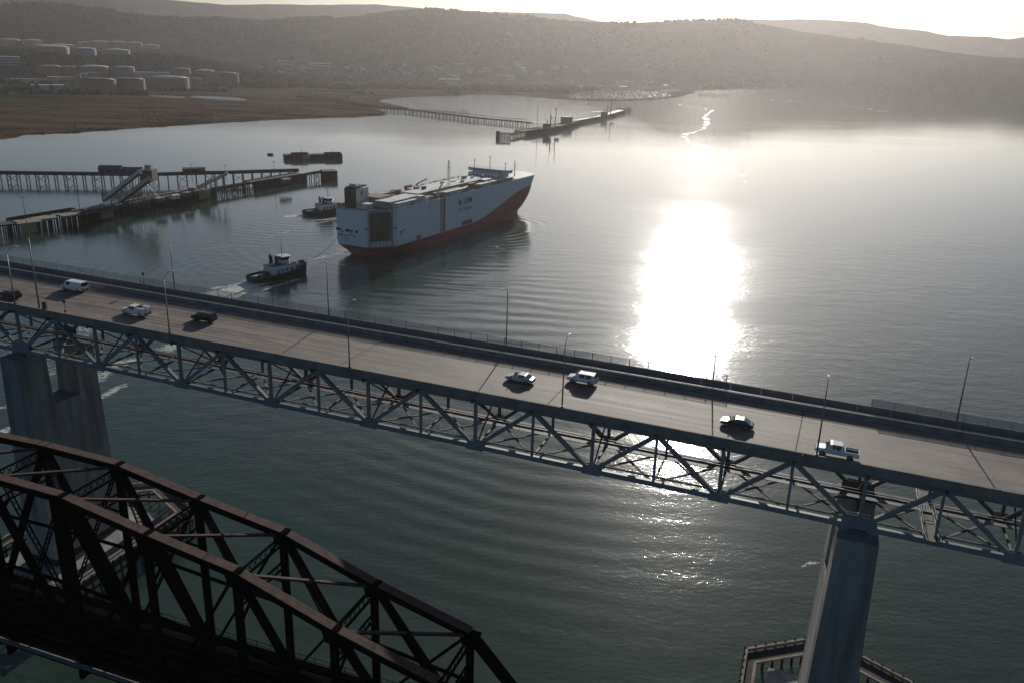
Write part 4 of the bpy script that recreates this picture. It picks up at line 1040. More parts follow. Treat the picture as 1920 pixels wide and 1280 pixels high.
# cranes and boats
def deck_crane(x, y, tilt, m):
    c = sp('deck_crane', MB().cyl((x, y, DK), (x, y, DK + 4.6), .8, .6, 8), m)
    sp('jib', MB().beam((x, y, DK + 4.4), (x + 7 * math.cos(tilt), y + 7 * math.sin(tilt), DK + 7.4), .6, .7), m, c); return c
deck_crane(76, 11, -.6, 'brown_box'); deck_crane(62, -14, .2, 'cream')
for x, y in ((68.5, 12.6), (101.5, -14.9)):
    lb = sp('lifeboat', MB().loft([[(x + a, y + b * w, DK + 2.2 + h) for b, h in ((-1.5, 1.1), (-1.1, 0), (1.1, 0), (1.5, 1.1), (1.0, 2.3), (-1.0, 2.3))] for a, w in ((-4, .25), (-2.8, .95), (2.6, .95), (4, .2))]), 'orange')
    sp('davit', MB().beam((x - 3.2, y, DK), (x - 3.2, y, DK + 2.4), .4, .4), 'steel_light', lb); sp('davit', MB().beam((x + 3.2, y, DK), (x + 3.2, y, DK + 2.4), .4, .4), 'steel_light', lb)
for x, y, h in ((36, 3, 5.5), (25, -8, 3), (50, 6, 3.5), (110, -12.6, 4), (116, 4, 5), (167, 2, 3)): sp('vent_post', MB().cyl((x, y, DK), (x, y, DK + h), .35, .3, 6).cyl((x, y, DK + h), (x, y, DK + h + .5), .7, .6, 8), 'steel_light')

# ---------------------------------------------------------------- tugs
def tug(label, loc, rz, L=31.0):
    t = thing('tugboat', label, 'tugboat', loc, rz, 'tugs escorting the car carrier')
    s = L / 31.0
    def tp(name, mb, m, par=None): return mb.build(name, M[m], par or t)
    t.scale = (1, 1.08, 1.12)
    st = [(-15.5, 3.6, .2, 2.0), (-14, 4.6, -.6, 2.0), (-8, 5.2, -1, 2.0), (2, 5.3, -1, 2.4), (8, 5.0, -1, 3.2), (12, 3.9, -.8, 4.0), (14.6, 2.0, -.4, 4.6), (15.6, .4, .4, 4.9)]
    tp('hull', MB().loft([[(x * s, -w * s, zt), (x * s, -w * .86 * s, z0), (x * s, w * .86 * s, z0), (x * s, w * s, zt)] for x, w, z0, zt in st]), 'tug_black')
    dkp = [(x * s * .985, -w * .9 * s, zt + .01) for x, w, _, zt in st] + [(x * s * .985, w * .9 * s, zt + .01) for x, w, _, zt in reversed(st)]
    n = len(st); mb = MB()
    for k in range(n - 1): mb.quad([dkp[k], dkp[k + 1], dkp[2 * n - 2 - k], dkp[2 * n - 1 - k]])
    tp('deck', mb, 'tug_deck')
    for side in (-1, 1):
        mb = MB()
        for a, b in zip(st, st[1:]): mb.beam((a[0] * s, side * a[1] * s, a[3] + .45), (b[0] * s, side * b[1] * s, b[3] + .45), .18, .9)
        tp('bulwark', mb, 'tug_black')
        mb = MB()
        for a, b in zip(st[:-1], st[1:]): mb.beam((a[0] * s, side * (a[1] + .15) * s, a[3] - .25), (b[0] * s, side * (b[1] + .15) * s, b[3] - .25), .4, .45)
        tp('rubbing_strake', mb, 'black')
    tp('stern_rail', MB().beam((-15.5 * s, -3.6 * s, 2.5), (-15.5 * s, 3.6 * s, 2.5), .2, .9), 'tug_black')
    for k in range(5):
        y = (k - 2) * 1.25 * s
        tp('bow_fender', MB().cyl(((15.4 - abs(k - 2) * .9) * s, y, 1.2), ((15.7 - abs(k - 2) * .9) * s, y, 4.8), .62, .62, 10), 'black')
    h1 = tp('deckhouse', MB().loft([[(-5.5 * s, -3.9 * s, z), (7.6 * s, -3.5 * s, z), (9.4 * s, 0, z), (7.6 * s, 3.5 * s, z), (-5.5 * s, 3.9 * s, z)] for z in (2.2, 6.3)]), 'tug_white')
    for side in (-1, 1):
        for k in range(3): tp('porthole', MB().box((-1 + 2.6 * k) * s, (.2 + 2.6 * k) * s, *sorted((side * 3.80 * s, side * 3.90 * s)), 3.6, 4.5), 'glass', h1)
        tp('house_door', MB().box(-3.2 * s, -2.3 * s, *sorted((side * 3.85 * s, side * 3.95 * s)), 2.5, 4.5), 'steel_dark', h1)
    tp('upper_deck', MB().box(-6.0 * s, 8.4 * s, -4.0 * s, 4.0 * s, 6.31, 6.46), 'tug_deck')
    wh = tp('wheelhouse', MB().loft([[(x * s, y * s, z) for x, y in P8] for z, P8 in ((6.47, [(1, -2.4), (4.6, -2.4), (5.8, -1.2), (5.8, 1.2), (4.6, 2.4), (1, 2.4)]), (8.0, [(1, -2.4), (4.6, -2.4), (5.8, -1.2), (5.8, 1.2), (4.6, 2.4), (1, 2.4)]))]), 'tug_white')
    tp('window_band', MB().loft([[(x * s, y * s, z) for x, y in P8] for z, P8 in ((8.001, [(1.05, -2.35), (4.6, -2.35), (5.7, -1.2), (5.7, 1.2), (4.6, 2.35), (1.05, 2.35)]), (9.4, [(.9, -2.6), (4.8, -2.6), (6.1, -1.3), (6.1, 1.3), (4.8, 2.6), (.9, 2.6)]))]), 'glass', wh)
    tp('wheelhouse_roof', MB().loft([[(x * s, y * s, z) for x, y in ((.5, -3), (5, -3), (6.5, -1.4), (6.5, 1.4), (5, 3), (.5, 3))] for z in (9.401, 9.7)]), 'tug_white', wh)
    mst = tp('mast', MB().cyl((2.4 * s, 0, 9.7), (2.4 * s, 0, 17.5), .2, .09, 6).beam((2.4 * s, -1.6, 12.5), (2.4 * s, 1.6, 12.5), .14, .14).beam((2.4 * s, -1, 14.4), (2.4 * s, 1, 14.4), .1, .1), 'steel_light')
    tp('radar', MB().beam((3.6 * s, -1.1, 10.9), (3.6 * s, 1.1, 10.9), .22, .3).cyl((3.6 * s, 0, 9.7), (3.6 * s, 0, 10.9), .15, .15, 6), 'tug_white', mst)
    for side in (-1, 1):
        tp('funnel', MB().loft([[((x0 + dx) * s, (side * 2.2 + dy) * s, z) for dx, dy in ((-.7, -.5), (.7, -.5), (.7, .5), (-.7, .5))] for x0, z in ((-2.2, 6.47), (-2.5, 10.0))]), 'tug_black')
        tp('exhaust', MB().cyl((-2.5 * s, side * 2.2 * s, 10.0), (-2.9 * s, side * 2.2 * s, 10.8), .3, .3, 8), 'black')
    tp('winch', MB().cyl((10.8 * s, -1.6, 4.9), (10.8 * s, 1.6, 4.9), .9, .9, 10), 'tug_white')
    tp('aft_winch', MB().cyl((-6.5 * s, -1.4, 3.0), (-6.5 * s, 1.4, 3.0), .8, .8, 10), 'steel_dark')
    tp('bollard', MB().cyl((-11 * s, 0, 2), (-11 * s, 0, 3.2), .35, .35, 8), 'steel_dark')
    tp('hatch', MB().box(-12.5 * s, -8.5 * s, .8, 2.6, 2.02, 2.4), 'deck_cream')
    return t
a, b = G(470, 531), G(570, 511)
t1 = tug('black-hulled tug with white house trailing the ship on a towline', ((a.x + b.x) / 2, (a.y + b.y) / 2 + 1.5, -.3), math.atan2(b.y - a.y, b.x - a.x), 32)
a, b = G(568, 404), G(650, 396)
t2 = tug('tug half hidden behind the stern of the ship, thin mast raised', ((a.x + b.x) / 2, (a.y + b.y) / 2, -.3), math.atan2(b.y - a.y, b.x - a.x), 31)
# towline, sagging between the tug's winch and the ship's stern
t1d = Vector((math.cos(t1.rotation_euler.z), math.sin(t1.rotation_euler.z), 0))
pa = Vector(t1.location) + t1d * 14.5 + Vector((0, 0, 5.2)); pb = SHIP_LOC + Matrix.Rotation(SHIP_RZ, 3, 'Z') @ Vector((-.1, 11, 11.2))
mb = MB(); pts = [pa.lerp(pb, k / 14) - Vector((0, 0, 3.2 * 4 * (k / 14) * (1 - k / 14))) for k in range(15)]; mb.tube(pts, .11, 5)
tag(mb.build('towline', M['rope']), 'thin dark towline running from the tug to the stern of the ship', 'rope')

# ---------------------------------------------------------------- wharves
def V2(p, z): return Vector((p[0], p[1], z))
def trestle(name, label, cat, pts, width, zd, space, m_deck='timber', m_pile='creosote', thick=.9, npile=3, brace_every=3, rail=True, pr=.42, face=False):
    """a deck on pile bents along a polyline of world points"""
    root = thing(name, label, cat, V2(pts[0], 0))
    k = 0
    for a, b in zip(pts, pts[1:]):
        a, b = Vector(a), Vector(b); d = (b - a); L = d.length; d.normalize(); nr = Vector((-d.y, d.x))
        MB().beam(V2(a, zd - thick / 2), V2(b, zd - thick / 2), width, thick).build('deck', M[m_deck], root, world=True)
        if rail:
            for s in (-1, 1): MB().beam(V2(a + nr * s * (width / 2 - .2), zd + .35), V2(b + nr * s * (width / 2 - .2), zd + .35), .3, .7).build('kerb_timber', M[m_pile], root, world=True)
        rz = math.atan2(d.y, d.x)
        mb = MB(); br = MB()
        for j in range(npile):
            y = (j / (npile - 1) - .5) * (width - .8); mb.cyl((0, y, -3), (0, y, zd - thick - .5), pr, pr * .9, 6)
        mb.beam((0, -width / 2, zd - thick - .3), (0, width / 2, zd - thick - .3), .6, .6)
        mb.beam((0, -width / 2 + .4, 1.2), (0, width / 2 - .4, zd - thick - .8), .18, .3)
        me = mb.mesh('pile_bent', M[m_pile])
        n = max(1, int(L / space)); st = L / n
        br.beam((.2, -width / 2 + .4, 1.0), (st - .2, -width / 2 + .4, zd - thick - .8), .2, .35); br.beam((.2, -width / 2 + .38, zd - thick - .8), (st - .2, -width / 2 + .38, 1.0), .2, .35)
        bme = br.mesh('cross_brace', M[m_pile])
        for i in range(n):
            p = V2(a + d * (st * i), 0)
            obj('pile_bent', me, root, p, (0, 0, rz), world=True)
            if brace_every and k % brace_every == 1: obj('cross_brace', bme, root, p, (0, 0, rz), world=True)
            k += 1
        if face:
            MB().beam(V2(a - nr * (width / 2 + .3), zd / 2 - .3), V2(b - nr * (width / 2 + .3), zd / 2 - .3), .4, zd + .3).build('fender_wall', M['creosote'], root, world=True)
            nn = int(L / 3.2); fm = MB().beam((0, 0, -2), (0, 0, zd + .9), .5, .4).mesh('fender_pile', M['timber'])
            for i in range(nn): obj('fender_pile', fm, root, V2(a + d * (L * (i + .5) / nn) - nr * (width / 2 + .72), 0), world=True)
    return root
def xy(px, py, z=0):
    p = G(px, py, z); return (p.x, p.y)

# near wharf: conveyor trestle behind, berth faces in front
trA = xy(-60, 342); trB = xy(630, 333)
_d = (Vector(trB) - Vector(trA)).normalized()
trestle('conveyor_trestle', 'long straight timber trestle carrying a covered conveyor, behind the berth with the pale conveyors', 'trestle', [tuple(Vector(trA) - _d * 260), xy(0, 342), xy(280, 345), xy(420, 341), xy(560, 336)], 6.5, 7.4, 7.2, 'shed', npile=2, brace_every=3)
cg = thing('conveyor_gallery', 'low grey covered conveyor gallery running along the straight trestle', 'conveyor', V2(xy(0, 342), 7.4))
for a, b in ((xy(-60, 342), xy(0, 342)), (xy(0, 342), xy(280, 345)), (xy(280, 345), xy(420, 341)), (xy(420, 341), xy(560, 336))): MB().beam(V2(a, 8.3), V2(b, 8.3), 3.2, 1.7).build('gallery_section', M['steel_dark'], cg, world=True)
def shed(label, a, b, z, w, h, rh, m, name='wharf_shed'):
    t = thing(name, label, 'shed', V2(a, z)); a, b = Vector(a), Vector(b); d = (b - a).normalized(); nr = Vector((-d.y, d.x))
    MB().loft([[V2(p - nr * w / 2, z), V2(p + nr * w / 2, z), V2(p + nr * w / 2, z + h), V2(p - nr * w / 2, z + h)] for p in (a, b)]).build('wall', M[m], t, world=True)
    MB().loft([[V2(p - nr * (w / 2 + .4), z + h + .01), V2(p + nr * (w / 2 + .4), z + h + .01), V2(p, z + h + rh)] for p in (a - d * .4, b + d * .4)]).build('roof', M[m], t, world=True)
    L = (b - a).length; n = int(L / 5)
    for k in range(n):
        p = a + d * (L * (k + .5) / n) - nr * (w / 2 + .04)
        MB().beam(V2(p - d * .8, z + h * .55), V2(p + d * .8, z + h * .55), .06, h * .3).build('window', M['glass'], t, world=True)
    return t
shed('long blue-grey gabled transfer shed on the straight trestle, its taller end', xy(191, 344), xy(232, 344.5), 7.3, 9, 5.0, 2.4, 'shed')
shed('lower blue-grey shed joined to the tall transfer shed', xy(233, 344.5), xy(270, 345), 7.3, 8, 4.2, 2.0, 'shed')
shed('brown flat-sided shed on the trestle right of the pale conveyors', xy(345, 343.5), xy(386, 342), 7.3, 7, 4.6, .8, 'shed_brown')
F0, F1, F2, F3, F4, F5 = xy(-40, 452), xy(100, 425), xy(210, 410.5), xy(408, 370), xy(576, 340), xy(630, 333)
def off(p, q, s):   # shift a berth line inland
    d = (Vector(q) - Vector(p)).normalized(); nr = Vector((-d.y, d.x)); return tuple(Vector(p) + nr * s), tuple(Vector(q) + nr * s)
trestle('approach_walkway', 'narrow timber walkway on crossed legs between the pile platforms and the black berth', 'walkway', list(off(xy(42, 436), xy(165, 414), 12)), 3.0, 6.6, 9, 'timber', npile=2, brace_every=1)
w1 = off(xy(152, 421), F3, 7); trestle('berth_wharf', 'black timber-faced berth below the pale conveyors', 'wharf', list(w1), 13, 6.4, 5.5, 'timber', face=True, npile=3, brace_every=0)
w2 = off(xy(478, 357.5), F4, 6); trestle('berth_wharf', 'dark timber berth at the tip of the jetty, with a small hut', 'wharf', list(w2), 11, 6.2, 5.5, 'timber', face=True, npile=3, brace_every=0)
trestle('link_trestle', 'open pile trestle linking the two dark timber berths', 'trestle', list(off(xy(409, 369.5), xy(479, 357), 5)), 5, 5.6, 5.2, 'timber', npile=3, brace_every=2)
trestle('end_walkway', 'open pile walkway running out from the jetty tip to its dolphin', 'walkway', [xy(578, 340), xy(604, 335.5)], 4, 6.4, 5.0, 'timber', npile=2, brace_every=2)
def platform(label, p, w, l, rz, zd, deck='timber_pale', n=4, panel=None, grp='pile platforms of the near wharf'):
    t = thing('pile_platform', label, 'platform', V2(p, 0), rz, grp)
    MB().box(-l / 2, l / 2, -w / 2, w / 2, zd - .9, zd).build('deck', M[deck], t)
    me = MB().cyl((0, 0, -3), (0, 0, zd - .9), .45, .4, 6).mesh('pile', M['creosote'])
    for i in range(n):
        for j in range(n): obj('pile', me, t, (-l / 2 + .5 + (l - 1) * i / (n - 1), -w / 2 + .5 + (w - 1) * j / (n - 1), 0))
    if panel: MB().box(-l / 2 + panel[0], -l / 2 + panel[1], -w / 2 - .8, -w / 2 - .02, .8, zd + .2).build('fender_panel', M['yellow'], t)
    return t
brz = math.atan2(F2[1] - F1[1], F2[0] - F1[0])
platform('pile platform with a pale timber deck nearest the black berth', xy(84, 428), 11, 12, brz, 6.6)
platform('pile platform with a square yellow fender panel at the picture edge', xy(52, 436), 12, 14, brz, 6.8, n=4, panel=(1, 10))
platform('pile platform crossing the left picture edge beyond the fender panel', xy(5, 441), 10, 16, brz, 6.8, 'timber', n=4)
platform('pale-decked pile platform butted against the start of the black berth', xy(131, 422), 10, 11, brz, 6.8, n=4)
platform('square pile dolphin at the outer end of the jetty walkway', xy(617, 335), 13, 13, .4, 7.2, 'timber', n=5)
for (pa, pb, lab) in ((xy(187, 415), xy(211, 411), 'rectangular yellow fender panel near the start of the black berth'), (xy(372, 378), xy(392, 374), 'rectangular yellow fender panel near the far corner of the black berth')):
    p, q = off(pa, pb, -1.4); fp = thing('fender_panel', lab, 'fender', V2(p, 0))
    MB().beam(V2(p, 4.2), V2(q, 4.2), .5, 5.6).build('panel', M['yellow'], fp, world=True)
    for k in range(4):
        c = Vector(p).lerp(Vector(q), (k + .5) / 4); MB().beam(V2(c, -1), V2(c, 6.6), .9, .4).build('backing_post', M['creosote'], fp, world=True)
# inclined conveyors and their towers
def conveyor(label, a, b, w, h, m):
    t = thing('inclined_conveyor', label, 'conveyor', Vector(a)); a, b = Vector(a), Vector(b)
    d = (b - a).normalized(); x = d.cross(ZV).normalized(); y = x.cross(d)
    MB().beam(a, b, w, h * .35).build('belt_frame', M['steel_dark'], t, world=True)
    for s in (-1, 1): MB().beam(a + x * s * w / 2 + y * h * .45, b + x * s * w / 2 + y * h * .45, .12, h * .7).build('side_sheet', M[m], t, world=True)
    MB().beam(a + y * (h * .85), b + y * (h * .85), w + .3, .14).build('cover', M[m], t, world=True)
    L = (b - a).length
    for k in range(1, 5):
        p = a.lerp(b, k / 5)
        if p.z - 7 > 2:
            for s in (-1, 1): MB().beam(p + x * s * w * .4 - y * h * .2, Vector((p.x + x.x * s * w * .55, p.y + x.y * s * w * .55, 6.0)), .3, .3).build('support_leg', M['steel_dark'], t, world=True)
    return t
def tower(label, c, w, z0, h, m, name='steel_tower', cat='tower'):
    t = thing(name, label, cat, Vector((c[0], c[1], z0))); n = max(2, int(h / w))
    for a, b in ((-1, -1), (1, -1), (1, 1), (-1, 1)): MB().beam((a * w / 2, b * w / 2, 0), (a * w / 2, b * w / 2, h), .4, .4).build('leg', M[m], t)
    for k in range(n):
        for (a, b), (c_, d) in (((-1, -1), (1, -1)), ((1, -1), (1, 1)), ((1, 1), (-1, 1)), ((-1, 1), (-1, -1))):
            MB().beam((a * w / 2, b * w / 2, h * k / n), (c_ * w / 2, d * w / 2, h * (k + 1) / n), .22, .22).build('brace', M[m], t)
            MB().beam((a * w / 2, b * w / 2, h * (k + 1) / n - .2), (c_ * w / 2, d * w / 2, h * (k + 1) / n - .2), .25, .25).build('girt', M[m], t)
    return t
c1, c2 = xy(284, 376, 6), xy(232, 376, 6)
tw = tower('grey lattice transfer tower at the head of the pale conveyors', c1, 8.5, 6.4, 21, 'steel_light')
MB().box(-4.4, 4.4, -4.4, 4.4, 13, 20.5).build('cladding', M['shed_brown'], tw); MB().box(-1.5, 2.5, -2, 2, 21.01, 24).build('head_house', M['steel_light'], tw)
tower('narrow steel trestle tower holding the left pale conveyor halfway up', c2, 4.0, 6.4, 8.5, 'shed')
conveyor('left white covered conveyor climbing from the berth', G(196, 377, 8.5), G(264, 325, 29), 2.6, 2.6, 'conveyor_white')
conveyor('cream covered conveyor climbing to the lattice tower', G(227, 379, 8.5), G(283, 338, 25), 2.8, 2.8, 'cream')
conveyor('tan covered conveyor sloping up over the link trestle', G(372, 354, 8.5), G(428, 327, 19.5), 2.4, 2.4, 'cream')
shed('small grey hut on the berth at the jetty tip', xy(527, 344.5, 6), xy(541, 342.5, 6), 6.2, 6, 2.8, 1.2, 'shed', 'wharf_hut')
shed('low blue-grey control cabin on the black berth by the lamp post', xy(157, 403, 6), xy(192, 398, 6), 6.4, 5, 2.8, .7, 'shed', 'control_cabin')
shed('small pale cabin on the black berth among the machinery', xy(322, 375, 6), xy(334, 373, 6), 6.4, 4, 2.6, .6, 'conveyor_white', 'control_cabin')
for k, (px, py, w, h, m, lab) in enumerate(((300, 384, 6, 2.6, 'steel_dark', 'first dark machinery house from the cream conveyor, on the black berth'), (352, 374, 5, 3.0, 'shed_brown', 'brown machinery house near the tan conveyor on the black berth'), (385, 367, 4, 2.2, 'steel_light', 'pale winch house at the far end of the black berth'), (205, 399, 7, 3.0, 'steel_dark', 'dark hopper house below the foot of the white conveyor'))):
    p = xy(px, py - 5, 6.4); t = thing('machinery_house', lab, 'machine house', (p[0], p[1], 6.4), 1.1)
    MB().box(-w / 2, w / 2, -2, 2, 0, h).build('housing', M[m], t); MB().box(-w / 2 - .2, w / 2 + .2, -2.2, 2.2, h + .01, h + .25).build('roof', M['steel_light'], t)
    MB().cyl((w / 3, 0, h + .25), (w / 3, 0, h + 2.2), .25, .25, 6).build('stack', M['steel_dark'], t); MB().beam((-w / 2, -2.6, 1.1), (w / 2, -2.6, 1.1), .1, .1).build('guard_rail', M['steel_light'], t)
mlast = [(50, 421, 16, 'first'), (151, 404, 15, 'second'), (196, 397, 14, 'third'), (340, 379, 13, 'fourth'), (361, 343, 14, 'fifth'), (424, 341, 13, 'sixth'), (515, 336, 14, 'seventh')]
for px, py, h, o in mlast:
    p = xy(px, py, 6); t = thing('floodlight_mast', f'{o} thin floodlight mast from the left along the near wharf', 'mast', (p[0], p[1], 6), .3, 'floodlight masts on the near wharf')
    MB().cyl((0, 0, 0), (0, 0, h), .2, .12, 6).build('pole', M['steel_dark'], t); MB().beam((-1.6, 0, h), (1.6, 0, h), .25, .3).build('light_bar', M['steel_dark'], t)
p = xy(398, 341, 7.4); t = thing('davit_crane', 'dark swing-arm crane standing on the straight trestle', 'crane', (p[0], p[1], 7.4)); MB().cyl((0, 0, 0), (0, 0, 8), .4, .3, 8).build('post', M['steel_dark'], t); MB().beam((-8, 0, 8), (5, 0, 8), .5, .6).build('jib', M['steel_dark'], t)
# pipes, bollards and a hand rail along the black berth
a_, b_ = (Vector(q) for q in w1); d_ = (b_ - a_).normalized(); n_ = Vector((-d_.y, d_.x)); L_w = (b_ - a_).length
pr2 = thing('berth_pipes', 'bundle of pale pipes on sleepers along the back of the black berth', 'pipes', V2(a_, 6.4))
for k, m_ in enumerate(('steel_light', 'cream', 'steel_dark')): MB().cyl(V2(a_ + n_ * (3.2 + k * .9) + d_ * 4, 7.2), V2(b_ + n_ * (3.2 + k * .9) - d_ * 10, 7.2), .36, .36, 6).build('pipe', M[m_], pr2, world=True)
for k in range(12):
    c = a_ + d_ * (6 + (L_w - 18) * k / 11) + n_ * 4.1; MB().beam(V2(c - n_ * 1.6, 6.65), V2(c + n_ * 1.6, 6.65), .4, .45).build('pipe_support', M['timber'], pr2, world=True)
fr = thing('berth_rail', 'thin hand rail along the water side of the black berth', 'railing', V2(a_, 6.4))
for dz in (.6, 1.15): MB().beam(V2(a_ - n_ * 5.9, 6.4 + dz), V2(b_ - n_ * 5.9, 6.4 + dz), .09, .09).build('rail', M['steel_light'], fr, world=True)
for k in range(34): MB().beam(V2(a_ - n_ * 5.9 + d_ * (L_w * k / 33), 6.4), V2(a_ - n_ * 5.9 + d_ * (L_w * k / 33), 7.6), .1, .1).build('rail_post', M['steel_light'], fr, world=True)
for k in range(7):
    c = a_ + d_ * (L_w * (k + .5) / 7) - n_ * 4.6; t = thing('mooring_bollard', f'{ORD[k]} rusty mooring bollard from the left on the black berth', 'bollard', V2(c, 6.4), 0, 'bollards on the black berth')
    MB().cyl((0, 0, 0), (0, 0, 1.1), .5, .4, 8).build('post', M['rust'], t); MB().cyl((0, 0, 1.1), (0, 0, 1.5), .75, .7, 8).build('cap', M['rust'], t)
for k, (f_, w_, h_, m_, lab) in enumerate(((.18, 3, 2.4, 'cream', 'cream skip on the black berth left of the tall tower'), (.34, 4, 1.8, 'rust', 'rusty hopper on the black berth below the cream conveyor'), (.52, 3, 3.2, 'conveyor_white', 'white kiosk standing midway along the black berth'), (.72, 5, 1.6, 'timber_pale', 'stack of pale planks towards the far end of the black berth'), (.83, 3, 2.8, 'orange', 'faded orange box near the far end of the black berth'))):
    c = a_ + d_ * (L_w * f_) - n_ * 1.5; t = thing('berth_equipment', lab, 'equipment', V2(c, 6.4), math.atan2(d_.y, d_.x)); MB().box(-w_ / 2, w_ / 2, -1.3, 1.3, .25, h_).build('body', M[m_], t)
    for sx in (-1, 1): MB().box(sx * w_ * .35 - .2, sx * w_ * .35 + .2, -1.2, 1.2, 0, .249).build('skid', M['timber'], t)
    MB().box(-w_ / 2 - .1, w_ / 2 + .1, -1.4, 1.4, h_ + .002, h_ + .16).build('lid', M['steel_dark'], t)
# moored barge and a float
a, b = xy(533, 299), xy(642, 297); bg = thing('moored_barge', 'long dark rusty barge moored beyond the jetty tip', 'barge', V2(a, 0), math.atan2(b[1] - a[1], b[0] - a[0]))
Lb = math.hypot(b[0] - a[0], b[1] - a[1])
MB().loft([[(x, -7, 4.6), (x, -6.6, -1), (x, 6.6, -1), (x, 7, 4.6)] for x in (0, Lb * .98)]).build('hull', M['rust_dark'], bg); MB().box(.4, Lb * .96, -6.5, 6.5, 4.61, 4.9).build('deck', M['timber'], bg)
MB().box(Lb * .3, Lb * .42, -7.4, -6.9, .5, 4.8).build('pale_plate', M['steel_light'], bg); MB().box(Lb * .12, Lb * .4, -3, 3, 4.9, 6.5).build('hatch_coaming', M['rust_dark'], bg); MB().box(Lb * .7, Lb * .97, -5, 5, 4.9, 6.0).build('hatch_coaming', M['rust_dark'], bg)
MB().cyl((Lb * .3, 0, 6.5), (Lb * .3, 0, 11), .3, .2, 6).build('mast', M['steel_dark'], bg); MB().cyl((Lb * .84, 0, 6), (Lb * .84, 0, 9.6), .3, .2, 6).build('mast', M['steel_dark'], bg)
for k in range(10): MB().cyl((Lb * (k + .5) / 10, -7.3, 1), (Lb * (k + .5) / 10, -7.3, 4), .45, .45, 8).build('tyre_fender', M['black'], bg)
p = xy(507, 291); t = thing('mooring_float', 'small black mooring float left of the moored barge', 'buoy', (p[0], p[1], 0)); MB().cyl((-3, 0, .5), (3, 0, .5), 1.3, 1.3, 10).build('drum', M['black'], t); MB().cyl((0, 0, 1.6), (0, 0, 2.6), .25, .2, 6).build('bollard', M['steel_dark'], t)

# far wharf
FA = [xy(560, 186.5), xy(640, 195), xy(700, 204.5), xy(722, 208.5), xy(800, 217), xy(900, 229.5), xy(1000, 239)]
trestle('pipe_trestle', 'thin dark trestle running from the marsh out to the far tanker berth', 'trestle', FA, 7, 6.5, 11, 'timber', npile=2, brace_every=0, pr=.6)
FB = [xy(760, 211), xy(850, 219), xy(940, 230), xy(985, 233)]
pr_ = thing('pipe_rack', 'row of pipes on low frames beside the far trestle', 'pipe rack', V2(FB[0], 6))
for a, b in zip(FB, FB[1:]):
    for k in range(3): MB().cyl(V2((a[0] + k * 1.2, a[1]), 7.6), V2((b[0] + k * 1.2, b[1]), 7.6), .45, .45, 6).build('pipe', M['steel_dark'], pr_, world=True)
    for k in range(6):
        c = Vector(a).lerp(Vector(b), k / 6); MB().cyl(V2(c, -2), V2(c, 7.4), .4, .4, 5).build('pile', M['creosote'], pr_, world=True)
ow = thing('old_pile_row', 'row of bare broken piles left of the far trestle', 'piles', V2(xy(800, 211), 0))
for k in range(34):
    f = k / 33; p = xy(770 + 108 * f, 209.5 + 4.5 * f); MB().cyl(V2((p[0] + random.uniform(-1, 1), p[1]), -2), V2(p, random.uniform(3, 6.5)), .55, .5, 5).build('pile', M['creosote'], ow, world=True)
MB().beam(V2(xy(866, 214), 7), V2(xy(879, 214.5), 7), 8, .8).build('platform', M['timber'], ow, world=True)
FW = [xy(975, 255), xy(1035, 246.5), xy(1075, 236)]; trestle('tanker_berth', 'dark tanker berth at the end of the far trestle, loading arms upright', 'wharf', FW, 18, 6.5, 8, 'timber', face=True, npile=3, brace_every=0)
trestle('tanker_berth', 'pale-decked outer berth beyond the loading arms of the far wharf', 'wharf', [xy(1075, 234), xy(1125, 225), xy(1165, 213)], 16, 6.5, 8, 'deck_cream', face=True, npile=3, brace_every=0)
trestle('berth_walkway', 'low walkway with close-set piles running left from the far tanker berth', 'walkway', [xy(958, 259), xy(990, 252)], 5, 5.5, 5, 'timber', npile=2, brace_every=0)
platform('square mooring dolphin at the left end of the far tanker berth', xy(946, 260), 14, 14, .3, 8, 'timber', n=4, grp='dolphins of the far wharf')
platform('slim single dolphin left of the square mooring dolphin', xy(933.5, 259), 5, 5, .3, 9, 'timber', n=3, grp='dolphins of the far wharf')
platform('mooring dolphin at the right tip of the far wharf', xy(1166, 209.5), 12, 20, .3, 8, 'timber', n=4, grp='dolphins of the far wharf')
platform('last slim dolphin right of the far wharf tip', xy(1180, 209.5), 6, 6, .3, 8, 'timber', n=3, grp='dolphins of the far wharf')
for (px, py, h, lab) in ((1036, 243, 30, 'tall loading arm tower on the dark tanker berth'), (1141, 219, 30, 'tall loading arm tower on the outer pale-decked berth')):
    p = xy(px, py, 6.5); t = tower(lab, p, 7, 6.5, h * .55, 'timber', 'loading_tower', 'loading arm')
    for k, dx in enumerate((-9, -4, 3)): MB().cyl((dx, 0, 0), (dx + 1.5, 0, h * (.42 + .25 * k)), .7, .5, 6).build('loading_arm', M['timber'], t)
    MB().beam((3, 0, h * .92), (4.5, 0, h * 1.0), 1.6, 1.6).build('counterweight', M['timber'], t); MB().box(-14, -2, -4, 4, 0, 8).build('pump_house', M['shed_brown'], t); MB().box(4, 10, -3, 3, 0, 5).build('manifold', M['timber'], t)
for (px, py, w, h, lab) in ((1062, 231, 16, 9, 'brown control house behind the tall loading arms'), (1010, 240, 22, 3, 'low flat canopy at the head of the far trestle'), (1117, 219, 24, 4, 'flat canopy on posts beside the outer berth')):
    p = xy(px, py, 6.5); t = thing('berth_building', lab, 'building', (p[0], p[1], 6.5), .6)
    if h > 6: MB().box(-w / 2, w / 2, -5, 5, 0, h).build('wall', M['shed_brown'], t)
    else:
        for sx in (-.45, 0, .45):
            for sy in (-3, 3): MB().cyl((w * sx, sy, 0), (w * sx, sy, h + 4), .25, .25, 5).build('post', M['timber'], t)
        h += 4
    MB().box(-w / 2 - .5, w / 2 + .5, -5.5, 5.5, h + .01, h + .6).build('roof', M['shed'], t)
